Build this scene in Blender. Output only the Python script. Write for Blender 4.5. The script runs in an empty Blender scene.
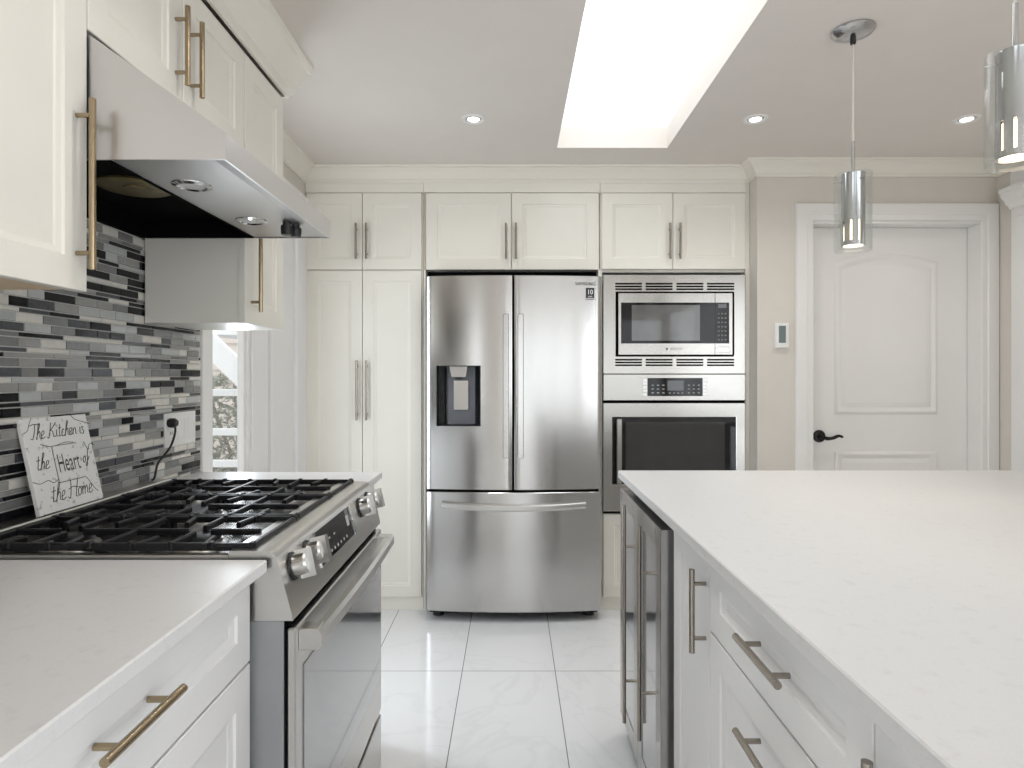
import bpy, bmesh, math, random
from mathutils import Vector, Matrix
random.seed(7)
S = bpy.context.scene
C = S.collection
R = math.radians

# ------------------------------------------------------------------ camera, world, exposure, daylight
cam_data = bpy.data.cameras.new('camera'); cam = bpy.data.objects.new('camera', cam_data); C.objects.link(cam)
cam.location = (0, 0, 1.25); cam.rotation_euler = (R(90), 0, 0)
cam_data.sensor_width = 36; cam_data.lens = 36 * 625 / 1024
cam_data.shift_y = -8.5 / 1024
cam_data.clip_start = 0.02
S.camera = cam
S.view_settings.view_transform = 'Standard'
S.view_settings.look = 'None'
S.view_settings.exposure = 0.06
S.view_settings.gamma = 1.0
S.view_settings.use_curve_mapping = False
S.cycles.max_bounces = 10; S.cycles.diffuse_bounces = 6; S.cycles.glossy_bounces = 5
S.cycles.transparent_max_bounces = 12; S.cycles.sample_clamp_indirect = 6
S.cycles.caustics_reflective = False; S.cycles.caustics_refractive = False

w = bpy.data.worlds.new('overcast_sky'); S.world = w; w.use_nodes = True
wn = w.node_tree.nodes; wl = w.node_tree.links; wn.clear()
wo = wn.new('ShaderNodeOutputWorld'); wb = wn.new('ShaderNodeBackground')
wb.inputs['Color'].default_value = (0.95, 0.975, 1.0, 1); wb.inputs['Strength'].default_value = 2.1
wl.new(wb.outputs[0], wo.inputs[0])

CEIL = 2.35
def area(name, loc, rot, sx, sy, power, col=(1, 1, 1), portal=False):
    l = bpy.data.lights.new(name, 'AREA'); l.shape = 'RECTANGLE'; l.size = sx; l.size_y = sy
    l.energy = power; l.color = col
    if portal: l.cycles.is_portal = True
    o = bpy.data.objects.new(name, l); C.objects.link(o); o.location = loc; o.rotation_euler = rot
    return o
# daylight entering by the wide window behind the viewer, by an unseen window added in the right wall and by the skylight
area('daylight_rear_window', (1.09, -3.36, 1.2), (R(90), 0, 0), 2.6, 1.9, 4.2, (0.90, 0.95, 1.0))
area('added_right_light', (2.47, -1.40, 1.2), (0, R(90), 0), 2.0, 3.5, 30, (0.90, 0.95, 1.0))
area('daylight_narrow_window', (-1.07, 2.46, 1.12), (0, R(-90), 0), 1.5, .20, 9, (0.84, 0.92, 1.0))
area('added_left_light', (-1.06, -2.05, 1.3), (0, R(-90), 0), 1.5, 2.1, 12, (0.92, 0.96, 1.0))  # unseen left window light, added to brighten the island fronts
area('daylight_skylight', (0.484, 1.95, 3.05), (0, 0, 0), 0.50, 2.05, 9, (0.94, 0.975, 1.0))

def downlight(x, y, power):
    l = bpy.data.lights.new('recessed_or_added_beam', 'SPOT'); l.energy = power; l.color = (1, .97, .93); l.spot_size = R(150); l.spot_blend = 1.0; l.shadow_soft_size = .05
    o = bpy.data.objects.new('recessed_or_added_beam', l); C.objects.link(o); o.location = (x, y, CEIL - .012)
# row of recessed ceiling lamps, plus unseen spots added nearer and behind for brightness
for x_, y_, p_ in ((-.165, 2.68, 17), (1.044, 2.68, 17), (1.95, 2.68, 15), (-.165, 1.25, 23), (-.165, -1.5, 9), (1.044, -1.5, 6), (1.95, -1.5, 6), (-.165, -2.8, 9), (1.044, -2.8, 6), (1.95, -2.8, 6)):
    downlight(x_, y_, p_)

# ------------------------------------------------------------------ materials
def mat(name):
    m = bpy.data.materials.new(name); m.use_nodes = True
    nt = m.node_tree; b = nt.nodes['Principled BSDF']
    return m, nt, b
def N(nt, t, **kw):
    n = nt.nodes.new(t)
    for k, v in kw.items(): setattr(n, k, v)
    return n
def plain(name, col, rough=0.5, metal=0.0, var=0.03, scale=12, bump=0.0, spec=None, coat=0.0):
    """procedural base: a faint noise breaks up colour and gloss"""
    m, nt, b = mat(name); L = nt.links
    tc = N(nt, 'ShaderNodeTexCoord'); nz = N(nt, 'ShaderNodeTexNoise'); nz.inputs['Scale'].default_value = scale
    nz.inputs['Detail'].default_value = 4
    L.new(tc.outputs['Object'], nz.inputs['Vector'])
    cr = N(nt, 'ShaderNodeValToRGB')
    cr.color_ramp.elements[0].position = 0.3; cr.color_ramp.elements[1].position = 0.7
    cr.color_ramp.elements[0].color = tuple(max(0, c * (1 - var)) for c in col) + (1,)
    cr.color_ramp.elements[1].color = tuple(min(1, c * (1 + var)) for c in col) + (1,)
    L.new(nz.outputs['Fac'], cr.inputs['Fac']); L.new(cr.outputs['Color'], b.inputs['Base Color'])
    b.inputs['Roughness'].default_value = rough; b.inputs['Metallic'].default_value = metal
    if spec is not None: b.inputs['Specular IOR Level'].default_value = spec
    if coat: b.inputs['Coat Weight'].default_value = coat; b.inputs['Coat Roughness'].default_value = 0.08
    if bump:
        bp = N(nt, 'ShaderNodeBump'); bp.inputs['Strength'].default_value = bump; bp.inputs['Distance'].default_value = 0.002
        L.new(nz.outputs['Fac'], bp.inputs['Height']); L.new(bp.outputs['Normal'], b.inputs['Normal'])
    return m
def brushed(name, col=(0.51, 0.50, 0.49), rough=0.19, aniso=0.65, stretch=(3, 3, 60), streak=0.012):
    """brushed stainless steel, grain running horizontally: reflections smear vertically"""
    m, nt, b = mat(name); L = nt.links
    tc = N(nt, 'ShaderNodeTexCoord'); mp = N(nt, 'ShaderNodeMapping'); mp.inputs['Scale'].default_value = stretch
    nz = N(nt, 'ShaderNodeTexNoise'); nz.inputs['Scale'].default_value = 3; nz.inputs['Detail'].default_value = 5
    L.new(tc.outputs['Object'], mp.inputs['Vector']); L.new(mp.outputs['Vector'], nz.inputs['Vector'])
    mr = N(nt, 'ShaderNodeMapRange'); mr.inputs['To Min'].default_value = rough - streak; mr.inputs['To Max'].default_value = rough + streak
    L.new(nz.outputs['Fac'], mr.inputs['Value']); L.new(mr.outputs['Result'], b.inputs['Roughness'])
    b.inputs['Base Color'].default_value = col + (1,); b.inputs['Metallic'].default_value = 1.0
    if aniso:
        b.inputs['Anisotropic'].default_value = aniso
        cx = N(nt, 'ShaderNodeCombineXYZ'); cx.inputs[0].default_value = 0.01; cx.inputs[1].default_value = 0.02; cx.inputs[2].default_value = 1
        L.new(cx.outputs[0], b.inputs['Tangent'])
    return m
def glow(name, col, strength):
    m, nt, b = mat(name)
    b.inputs['Base Color'].default_value = (0.9, 0.9, 0.9, 1)
    b.inputs['Emission Color'].default_value = col + (1,); b.inputs['Emission Strength'].default_value = strength
    return m
def clear_glass(name, tint=(1, 1, 1), refl=0.10, rough=0.0):
    """thin pane: clear with a fresnel sheen"""
    m = bpy.data.materials.new(name); m.use_nodes = True; nt = m.node_tree; nt.nodes.clear(); L = nt.links
    o = N(nt, 'ShaderNodeOutputMaterial'); mx = N(nt, 'ShaderNodeMixShader'); t = N(nt, 'ShaderNodeBsdfTransparent')
    g = N(nt, 'ShaderNodeBsdfGlossy'); g.inputs['Roughness'].default_value = rough
    t.inputs['Color'].default_value = tint + (1,)
    lw = N(nt, 'ShaderNodeLayerWeight'); lw.inputs['Blend'].default_value = 0.25
    mr = N(nt, 'ShaderNodeMapRange'); mr.inputs['To Min'].default_value = refl * 0.4; mr.inputs['To Max'].default_value = min(1, refl * 6)
    L.new(lw.outputs['Facing'], mr.inputs['Value']); L.new(mr.outputs['Result'], mx.inputs['Fac'])
    L.new(t.outputs[0], mx.inputs[1]); L.new(g.outputs[0], mx.inputs[2]); L.new(mx.outputs[0], o.inputs['Surface'])
    return m

M = {}
M['cream'] = plain('cream_cabinet_paint', (0.80, 0.77, 0.70), 0.38, var=0.012, scale=6)
M['white_cab'] = plain('white_cabinet_paint', (0.80, 0.795, 0.79), 0.38, var=0.012, scale=6)
M['trim'] = plain('white_trim_paint', (0.80, 0.785, 0.765), 0.4, var=0.01, scale=5)
M['crown'] = plain('crown_paint', (0.78, 0.74, 0.665), 0.45, var=0.01, scale=5)
M['wall'] = plain('warm_grey_wall_paint', (0.66, 0.62, 0.565), 0.75, var=0.015, scale=9, bump=0.05)
M['ceil'] = plain('ceiling_paint', (0.725, 0.675, 0.63), 0.85, var=0.012, scale=7, bump=0.05)
M['shaft'] = plain('skylight_shaft_paint', (0.86, 0.86, 0.85), 0.8, var=0.008, scale=7)
M['steel'] = brushed('brushed_steel')
M['steel_oven'] = brushed('brushed_oven_steel', (0.41, 0.395, 0.375), 0.20, 0.6, (3, 3, 60), 0.012)
M['steel_dark'] = brushed('brushed_steel_dark', (0.46, 0.45, 0.44), 0.26, 0.7)
M['steel_flat'] = brushed('satin_steel', (0.60, 0.59, 0.57), 0.30, 0.0, (40, 3, 40))
M['steel_hood'] = brushed('hood_steel', (0.66, 0.65, 0.66), 0.34, 0.0, (3, 60, 60))
M['steel_top'] = brushed('shaded_cooktop_steel', (0.30, 0.29, 0.275), 0.24, 0.0, (40, 3, 40))  # cooktop stainless darkened in colour to paint the shadows under the grates
M['satin_chrome'] = plain('satin_chrome', (0.52, 0.52, 0.53), 0.16, 1.0, 0.01)
M['steel_under'] = brushed('hood_underside_steel', (0.50, 0.49, 0.475), 0.42, 0.0, (3, 60, 60))
M['chrome'] = plain('polished_chrome', (0.60, 0.60, 0.60), 0.08, 1.0, 0.01)
M['nickel'] = plain('brushed_nickel', (0.36, 0.325, 0.28), 0.24, 1.0, 0.05, 60)
M['brass'] = plain('warm_nickel', (0.38, 0.30, 0.195), 0.24, 1.0, 0.05, 60)
M['grey_body'] = plain('grey_painted_metal', (0.33, 0.335, 0.345), 0.42, 0.3, 0.03)
M['black'] = plain('black_plastic', (0.012, 0.012, 0.014), 0.4, 0, 0.1)
M['dark_gap'] = plain('dark_recess', (0.005, 0.005, 0.005), 0.9, 0, 0.1, spec=0.05)  # near-black that paints shade into gaps; also for slots and recesses
M['iron'] = plain('cast_iron', (0.010, 0.010, 0.012), 0.42, 0.0, 0.15, 90, 0.2, spec=0.3)
M['bronze'] = plain('oil_rubbed_bronze', (0.02, 0.018, 0.016), 0.35, 0.6, 0.1)
M['black_glass'] = plain('black_glass', (0.010, 0.010, 0.011), 0.04, 0, 0.1, spec=0.32)
M['oven_glass'] = plain('oven_glass', (0.035, 0.033, 0.032), 0.06, 0, 0.1, spec=0.7)
M['mid_glass'] = plain('door_glass_grey', (0.13, 0.135, 0.14), 0.04, 0.0, 0.05, spec=1.0, coat=1.0)
M['range_glass'] = plain('range_door_glass', (0.16, 0.163, 0.168), 0.04, 0.0, 0.05, spec=1.0, coat=1.0)
M['micro_glass'] = plain('microwave_screen_glass', (0.11, 0.11, 0.11), 0.05, 0, 0.05, spec=0.8)
M['print_light'] = plain('light_print', (0.45, 0.45, 0.45), 0.5)
M['print_grey'] = plain('grey_print', (0.16, 0.16, 0.16), 0.5)
M['display'] = plain('grey_display', (0.12, 0.13, 0.14), 0.15)
M['disp_grey'] = plain('dispenser_grey', (0.10, 0.105, 0.12), 0.35)
M['plate'] = plain('white_plastic', (0.80, 0.79, 0.77), 0.35)
M['lcd'] = plain('lcd_green_grey', (0.13, 0.17, 0.17), 0.25)
M['wood'] = plain('raw_wood_underside', (0.80, 0.62, 0.42), 0.6, 0, 0.08, 10)
M['grout'] = plain('grey_grout', (0.60, 0.585, 0.555), 0.8)
M['ink'] = plain('dark_ink', (0.05, 0.048, 0.045), 0.7)
M['clear'] = clear_glass('clear_pendant_glass', (0.97, 0.98, 0.98), 0.07)
M['pane'] = clear_glass('window_pane', (0.97, 0.98, 0.98), 0.05)
M['lamp_warm'] = glow('warm_lamp', (1.0, 0.80, 0.55), 3.2)
M['lamp_white'] = glow('white_lamp', (1.0, 0.96, 0.9), 5.0)
M['hood_lamp'] = plain('unlit_lamp_lens', (0.75, 0.74, 0.72), 0.25, 0, 0.02)
M['fan'] = plain('fan_grille_yellow_sheen', (0.20, 0.16, 0.07), 0.35, 0.7, 0.2, 30)  # yellow reflection put into the grille's colour
M['cable'] = plain('pale_cable', (0.72, 0.68, 0.62), 0.4)
M['siding'] = plain('pinkish_siding', (0.62, 0.55, 0.50), 0.7, 0, 0.04)
M['deck_white'] = plain('white_painted_timber', (0.82, 0.83, 0.85), 0.5, 0, 0.02)
M['ground'] = plain('garden_ground', (0.25, 0.24, 0.20), 0.9, 0, 0.2, 5)
M['leaf'] = plain('grey_green_leaf', (0.22, 0.235, 0.19), 0.5, 0, 0.3, 20)
M['bark'] = plain('bark', (0.20, 0.17, 0.14), 0.9, 0, 0.2, 30)

def quartz():
    m, nt, b = mat('white_quartz'); L = nt.links
    tc = N(nt, 'ShaderNodeTexCoord')
    n1 = N(nt, 'ShaderNodeTexNoise'); n1.inputs['Scale'].default_value = 260; n1.inputs['Detail'].default_value = 3
    n2 = N(nt, 'ShaderNodeTexNoise'); n2.inputs['Scale'].default_value = 45; n2.inputs['Detail'].default_value = 6
    L.new(tc.outputs['Object'], n1.inputs['Vector']); L.new(tc.outputs['Object'], n2.inputs['Vector'])
    r1 = N(nt, 'ShaderNodeValToRGB'); e = r1.color_ramp.elements
    e[0].position = 0.24; e[0].color = (0.62, 0.615, 0.61, 1); e[1].position = 0.42; e[1].color = (0.68, 0.677, 0.68, 1)
    r2 = N(nt, 'ShaderNodeValToRGB'); e = r2.color_ramp.elements
    e[0].position = 0.28; e[0].color = (0.93, 0.925, 0.92, 1); e[1].position = 0.42; e[1].color = (1, 1, 1, 1)
    L.new(n1.outputs['Fac'], r1.inputs['Fac']); L.new(n2.outputs['Fac'], r2.inputs['Fac'])
    mx = N(nt, 'ShaderNodeMix', data_type='RGBA', blend_type='MULTIPLY'); mx.inputs['Factor'].default_value = 1
    L.new(r1.outputs['Color'], mx.inputs['A']); L.new(r2.outputs['Color'], mx.inputs['B'])
    L.new(mx.outputs['Result'], b.inputs['Base Color'])
    b.inputs['Roughness'].default_value = 0.34
    return m
M['quartz'] = quartz()

def floor_tile():
    m, nt, b = mat('marble_floor_tile'); L = nt.links
    geo = N(nt, 'ShaderNodeTexCoord'); sp = N(nt, 'ShaderNodeSeparateXYZ'); L.new(geo.outputs['Object'], sp.inputs[0])
    def math_(op, a, bb=None):
        n = N(nt, 'ShaderNodeMath', operation=op)
        for i, v in enumerate((a, bb)):
            if v is None: continue
            if isinstance(v, (int, float)): n.inputs[i].default_value = v
            else: L.new(v, n.inputs[i])
        return n.outputs[0]
    def line(coord, off, wd, half):
        t = math_('DIVIDE', math_('SUBTRACT', coord, off), wd)
        f = math_('SUBTRACT', t, math_('FLOOR', t))
        d = math_('MULTIPLY', math_('MINIMUM', f, math_('SUBTRACT', 1.0, f)), wd)
        return math_('LESS_THAN', d, half), math_('FLOOR', t)
    lx, ix = line(sp.outputs[0], -0.6035, 0.393, 0.0017)
    ly, iy = line(sp.outputs[1], 2.644, 0.79, 0.0017)
    g = math_('MAXIMUM', lx, ly)
    # veins, shifted tile by tile
    cb = N(nt, 'ShaderNodeCombineXYZ'); L.new(math_('MULTIPLY', ix, 3.7), cb.inputs[0]); L.new(math_('MULTIPLY', iy, 5.3), cb.inputs[1])
    va = N(nt, 'ShaderNodeVectorMath', operation='ADD'); L.new(geo.outputs['Object'], va.inputs[0]); L.new(cb.outputs[0], va.inputs[1])
    nz = N(nt, 'ShaderNodeTexNoise'); nz.inputs['Scale'].default_value = 2.2; nz.inputs['Detail'].default_value = 7; nz.inputs['Distortion'].default_value = 1.6
    L.new(va.outputs[0], nz.inputs['Vector'])
    v = math_('ABSOLUTE', math_('SUBTRACT', nz.outputs['Fac'], 0.5))
    cr = N(nt, 'ShaderNodeValToRGB'); e = cr.color_ramp.elements
    e[0].position = 0.0; e[0].color = (0.76, 0.765, 0.775, 1); e[1].position = 0.03; e[1].color = (0.80, 0.805, 0.815, 1)
    L.new(v, cr.inputs['Fac'])
    mx = N(nt, 'ShaderNodeMix', data_type='RGBA'); L.new(g, mx.inputs['Factor'])
    L.new(cr.outputs['Color'], mx.inputs['A']); mx.inputs['B'].default_value = (0.16, 0.155, 0.15, 1)
    L.new(mx.outputs['Result'], b.inputs['Base Color'])
    rg = math_('ADD', math_('MULTIPLY', g, 0.5), 0.13); L.new(rg, b.inputs['Roughness'])
    return m
M['floor'] = floor_tile()

def stone_sign():
    m, nt, b = mat('white_plaster_tile'); L = nt.links
    tc = N(nt, 'ShaderNodeTexCoord'); v = N(nt, 'ShaderNodeTexNoise'); v.inputs['Scale'].default_value = 70; v.inputs['Detail'].default_value = 3
    L.new(tc.outputs['Object'], v.inputs['Vector'])
    r = N(nt, 'ShaderNodeValToRGB'); e = r.color_ramp.elements
    e[0].position = 0.33; e[0].color = (0.52, 0.51, 0.49, 1); e[1].position = 0.40; e[1].color = (0.86, 0.85, 0.83, 1)
    L.new(v.outputs['Fac'], r.inputs['Fac']); L.new(r.outputs['Color'], b.inputs['Base Color']); b.inputs['Roughness'].default_value = 0.6
    return m
M['plaster'] = stone_sign()

MOS = [plain('mosaic_black_glass', (0.010, 0.010, 0.012), 0.12, 0, 0.25, 80, spec=0.3),
       plain('mosaic_grey_glass', (0.22, 0.22, 0.215), 0.15, 0, 0.10, 80),
       plain('mosaic_mid_grey', (0.33, 0.325, 0.31), 0.18, 0, 0.08, 80),
       plain('mosaic_light_glass', (0.50, 0.51, 0.50), 0.15, 0, 0.06, 60),
       plain('mosaic_stone', (0.70, 0.675, 0.62), 0.45, 0, 0.08, 60),
       plain('mosaic_slate', (0.075, 0.078, 0.085), 0.2, 0, 0.2, 80)]

# ------------------------------------------------------------------ mesh helpers
def rootloc(p):
    v = Vector((0, 0, 0))
    while p is not None: v += p.location; p = p.parent
    return v
def FY(Y):   # face looking at -Y (towards the viewer): u = x, v = z, d = out of the face
    return lambda u, v, d: Vector((u, Y - d, v))
def FX(X):   # face looking at +X
    return lambda u, v, d: Vector((X + d, u, v))
def FXn(X):  # face looking at -X
    return lambda u, v, d: Vector((X - d, u, v))
class MB:
    def __init__(s): s.bm = bmesh.new()
    def box(s, x0, x1, y0, y1, z0, z1, bev=0.0, seg=1, mi=0):
        r = bmesh.ops.create_cube(s.bm, size=1.0); vs = r['verts']
        for v in vs: v.co = Vector(((x0 + x1) / 2 + v.co.x * (x1 - x0), (y0 + y1) / 2 + v.co.y * (y1 - y0), (z0 + z1) / 2 + v.co.z * (z1 - z0)))
        fs = list({f for v in vs for f in v.link_faces})
        for f in fs: f.material_index = mi
        if bev > 0:
            es = list({e for v in vs for e in v.link_edges})
            bmesh.ops.bevel(s.bm, geom=es, offset=bev, segments=seg, affect='EDGES', profile=0.5)
        return s
    def ubox(s, F, u0, u1, v0, v1, d0, d1, bev=0.0, mi=0):
        a, b = F(u0, v0, d0), F(u1, v1, d1)
        return s.box(min(a.x, b.x), max(a.x, b.x), min(a.y, b.y), max(a.y, b.y), min(a.z, b.z), max(a.z, b.z), bev, 1, mi)
    def cyl(s, p0, p1, r, r1=None, seg=20, mi=0, cap=True):
        p0, p1 = Vector(p0), Vector(p1); d = (p1 - p0).normalized()
        a = Vector((0, 0, 1)) if abs(d.z) < 0.9 else Vector((1, 0, 0))
        u = d.cross(a).normalized(); w_ = d.cross(u)
        r1 = r if r1 is None else r1
        A = [s.bm.verts.new(p0 + (u * math.cos(2 * math.pi * i / seg) + w_ * math.sin(2 * math.pi * i / seg)) * r) for i in range(seg)]
        B = [s.bm.verts.new(p1 + (u * math.cos(2 * math.pi * i / seg) + w_ * math.sin(2 * math.pi * i / seg)) * r1) for i in range(seg)]
        for i in range(seg):
            f = s.bm.faces.new((A[i], A[(i + 1) % seg], B[(i + 1) % seg], B[i])); f.material_index = mi
        if cap:
            s.bm.faces.new(A).material_index = mi; s.bm.faces.new(B[::-1]).material_index = mi
        return s
    def lathe(s, o, axis, prof, seg=32, mi=0, cap=True):
        """profile = [(radius, height along axis)]"""
        o = Vector(o); d = Vector(axis).normalized()
        a = Vector((0, 0, 1)) if abs(d.z) < 0.9 else Vector((1, 0, 0))
        u = d.cross(a).normalized(); w_ = d.cross(u); rings = []
        for r, h in prof:
            rings.append([s.bm.verts.new(o + d * h + (u * math.cos(2 * math.pi * i / seg) + w_ * math.sin(2 * math.pi * i / seg)) * max(r, 1e-5)) for i in range(seg)])
        for A, B in zip(rings, rings[1:]):
            for i in range(seg):
                s.bm.faces.new((A[i], A[(i + 1) % seg], B[(i + 1) % seg], B[i])).material_index = mi
        if cap:
            s.bm.faces.new(rings[0]).material_index = mi; s.bm.faces.new(rings[-1][::-1]).material_index = mi
        return s
    def tube(s, pts, r, seg=10, mi=0, smooth=0):
        pts = [Vector(p) for p in pts]
        if smooth: pts = catmull(pts, smooth)
        rings = []; prev = None
        for i, p in enumerate(pts):
            t = (pts[min(i + 1, len(pts) - 1)] - pts[max(i - 1, 0)]).normalized()
            if prev is None:
                a = Vector((0, 0, 1)) if abs(t.z) < 0.9 else Vector((1, 0, 0)); u = t.cross(a).normalized()
            else:
                u = (prev - t * prev.dot(t)).normalized()
            prev = u; w_ = t.cross(u); rr = r[i] if isinstance(r, list) else r
            rings.append([s.bm.verts.new(p + (u * math.cos(2 * math.pi * k / seg) + w_ * math.sin(2 * math.pi * k / seg)) * rr) for k in range(seg)])
        for A, B in zip(rings, rings[1:]):
            for k in range(seg): s.bm.faces.new((A[k], A[(k + 1) % seg], B[(k + 1) % seg], B[k])).material_index = mi
        s.bm.faces.new(rings[0]).material_index = mi; s.bm.faces.new(rings[-1][::-1]).material_index = mi
        return s
    def prism(s, pts, off, mi=0):
        """closed polygon (3-D points) extruded by a vector"""
        off = Vector(off)
        A = [s.bm.verts.new(Vector(p)) for p in pts]; B = [s.bm.verts.new(Vector(p) + off) for p in pts]
        n = len(A)
        for i in range(n): s.bm.faces.new((A[i], A[(i + 1) % n], B[(i + 1) % n], B[i])).material_index = mi
        s.bm.faces.new(A).material_index = mi; s.bm.faces.new(B[::-1]).material_index = mi
        return s
    def rings(s, F, loops, mi=0, cap0=True, cap1=True):
        """stack of closed loops of (u, v, d) joined one to the next"""
        V = [[s.bm.verts.new(F(*q)) for q in lp] for lp in loops]; n = len(V[0])
        for A, B in zip(V, V[1:]):
            for i in range(n): s.bm.faces.new((A[i], A[(i + 1) % n], B[(i + 1) % n], B[i])).material_index = mi
        if cap0: s.bm.faces.new(V[0][::-1]).material_index = mi
        if cap1: s.bm.faces.new(V[-1]).material_index = mi
        return s
    def panel(s, F, u0, u1, v0, v1, steps, mi=0):
        """steps = [(inset, depth)]: nested rectangles"""
        return s.rings(F, [[(u0 + i, v0 + i, d), (u1 - i, v0 + i, d), (u1 - i, v1 - i, d), (u0 + i, v1 - i, d)] for i, d in steps], mi)
    def frame(s, F, u0, u1, v0, v1, w_, d0, d1, mi=0, bev=0.0):
        s.ubox(F, u0, u0 + w_, v0, v1, d0, d1, bev, mi); s.ubox(F, u1 - w_, u1, v0, v1, d0, d1, bev, mi)
        s.ubox(F, u0 + w_, u1 - w_, v0, v0 + w_, d0, d1, bev, mi); s.ubox(F, u0 + w_, u1 - w_, v1 - w_, v1, d0, d1, bev, mi)
        return s
    def text(s, body, F, u, v, size, d=0.0008, thick=0.0006, sx=1.0, shear=0.0, align='CENTER', mi=0):
        cu = bpy.data.curves.new('lettering_source', 'FONT'); cu.body = body; cu.size = size; cu.align_x = align; cu.align_y = 'CENTER'
        cu.resolution_u = 3
        o = bpy.data.objects.new('lettering_source', cu); C.objects.link(o)
        dg = bpy.context.evaluated_depsgraph_get(); me = o.evaluated_get(dg).to_mesh()
        vs = [s.bm.verts.new(F(u + sx * (q.co.x + shear * q.co.y), v + q.co.y, d)) for q in me.vertices]
        for p in me.polygons:
            try: s.bm.faces.new([vs[i] for i in p.vertices]).material_index = mi
            except ValueError: pass
        o.evaluated_get(dg).to_mesh_clear(); bpy.data.objects.remove(o); bpy.data.curves.remove(cu)
        return s
    def build(s, name, m, parent=None, smooth=True, kind=None, angle=32, loc=None):
        bmesh.ops.recalc_face_normals(s.bm, faces=s.bm.faces[:])
        off = rootloc(parent) if parent else (Vector(loc) if loc is not None else Vector((0, 0, 0)))
        for v in s.bm.verts: v.co -= off
        me = bpy.data.meshes.new(name); s.bm.to_mesh(me); s.bm.free()
        for mm in (m if isinstance(m, (list, tuple)) else [m]): me.materials.append(mm)
        if smooth:
            me.polygons.foreach_set('use_smooth', [True] * len(me.polygons)); me.set_sharp_from_angle(angle=R(angle))
        o = bpy.data.objects.new(name, me); C.objects.link(o)
        if parent: o.parent = parent
        elif loc is not None: o.location = loc
        if kind: o['kind'] = kind
        return o
def catmull(P, n):
    out = []
    for i in range(len(P) - 1):
        a, b, c, d = P[max(i - 1, 0)], P[i], P[i + 1], P[min(i + 2, len(P) - 1)]
        for k in range(n):
            t = k / n
            out.append(0.5 * ((2 * b) + (c - a) * t + (2 * a - 5 * b + 4 * c - d) * t * t + (3 * b - a - 3 * c + d) * t ** 3))
    out.append(P[-1]); return out
def thing(name, label, cat, loc, group=None):
    o = bpy.data.objects.new(name, None); C.objects.link(o); o.location = loc; o.empty_display_size = 0.1
    o['label'] = label; o['category'] = cat
    if group: o['group'] = group
    return o
def tag(o, label, cat, group=None):
    o['label'] = label; o['category'] = cat
    if group: o['group'] = group
    return o
def struct(name, mb, m, parent=None, **k):
    return mb.build(name, m, parent, kind='structure' if parent is None else None, **k)

# ------------------------------------------------------------------ cabinet pieces
T = 0.02
def door_panel(parent, F, u0, u1, v0, v1, m, name='door', fw=0.058, label=None):
    mb = MB()
    mb.panel(F, u0, u1, v0, v1, [(0, 0), (0, T - .0015), (.0015, T), (fw, T), (fw + .003, T - .004), (fw + .012, T - .006), (fw + .016, T - .009)])
    o = mb.build(name, m, parent)
    if label: o['label'] = label
    return o
def bar_handle(parent, F, u, v, length, vertical=True, d=T, out=0.029, r=0.006, m=None, inset=0.03):
    mb = MB(); h = length / 2
    if vertical:
        mb.cyl(F(u, v - h, d + out), F(u, v + h, d + out), r, seg=16)
        for q in (-h + inset, h - inset): mb.cyl(F(u, v + q, d - .001), F(u, v + q, d + out), r * .72, seg=12)
    else:
        mb.cyl(F(u - h, v, d + out), F(u + h, v, d + out), r, seg=16)
        for q in (-h + inset, h - inset): mb.cyl(F(u + q, v, d - .001), F(u + q, v, d + out), r * .72, seg=12)
    return mb.build('handle', m or M['nickel'], parent)

# ------------------------------------------------------------------ ROOM SHELL
WL, WR, WB, DW, WF = -1.10, 2.50, 3.96, 3.22, -3.45       # left, right, behind cabinets, door wall, wall behind the viewer
mb = MB(); mb.box(WL - .12, WR + .12, WF - .12, WB + .12, -0.06, 0.0)
struct('floor', mb, M['floor'], smooth=False)

SK = (0.2174, 0.75, 0.88, 3.02)                            # skylight opening
x0, x1, y0, y1 = WL - .12, WR + .12, WF - .12, WB + .12
mb = MB()
for a in ((x0, SK[0], y0, y1), (SK[1], x1, y0, y1), (SK[0], SK[1], y0, SK[2]), (SK[0], SK[1], SK[3], y1)):
    mb.box(a[0], a[1], a[2], a[3], CEIL, CEIL + .10)
struct('ceiling', mb, M['ceil'], smooth=False)
mb = MB()                                                  # plastered skylight shaft
t_ = .02
mb.box(SK[0] - t_, SK[0], SK[2] - t_, SK[3] + t_, CEIL + .1001, 3.1); mb.box(SK[1], SK[1] + t_, SK[2] - t_, SK[3] + t_, CEIL + .1001, 3.1)
mb.box(SK[0], SK[1], SK[2] - t_, SK[2], CEIL + .1001, 3.1); mb.box(SK[0], SK[1], SK[3], SK[3] + t_, CEIL + .1001, 3.1)
struct('trim_5', mb, M['shaft'], smooth=False)
mb = MB(); mb.frame(lambda u, v, d: Vector((u, v, 3.1 + d)), SK[0] - .03, SK[1] + .03, SK[2] - .03, SK[3] + .03, .05, 0, .05)
wsk = struct('window_2', mb, M['shaft'])
mb = MB(); mb.box(SK[0], SK[1], SK[2], SK[3], 3.115, 3.121); mb.build('glass_pane', M['pane'], wsk)

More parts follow.
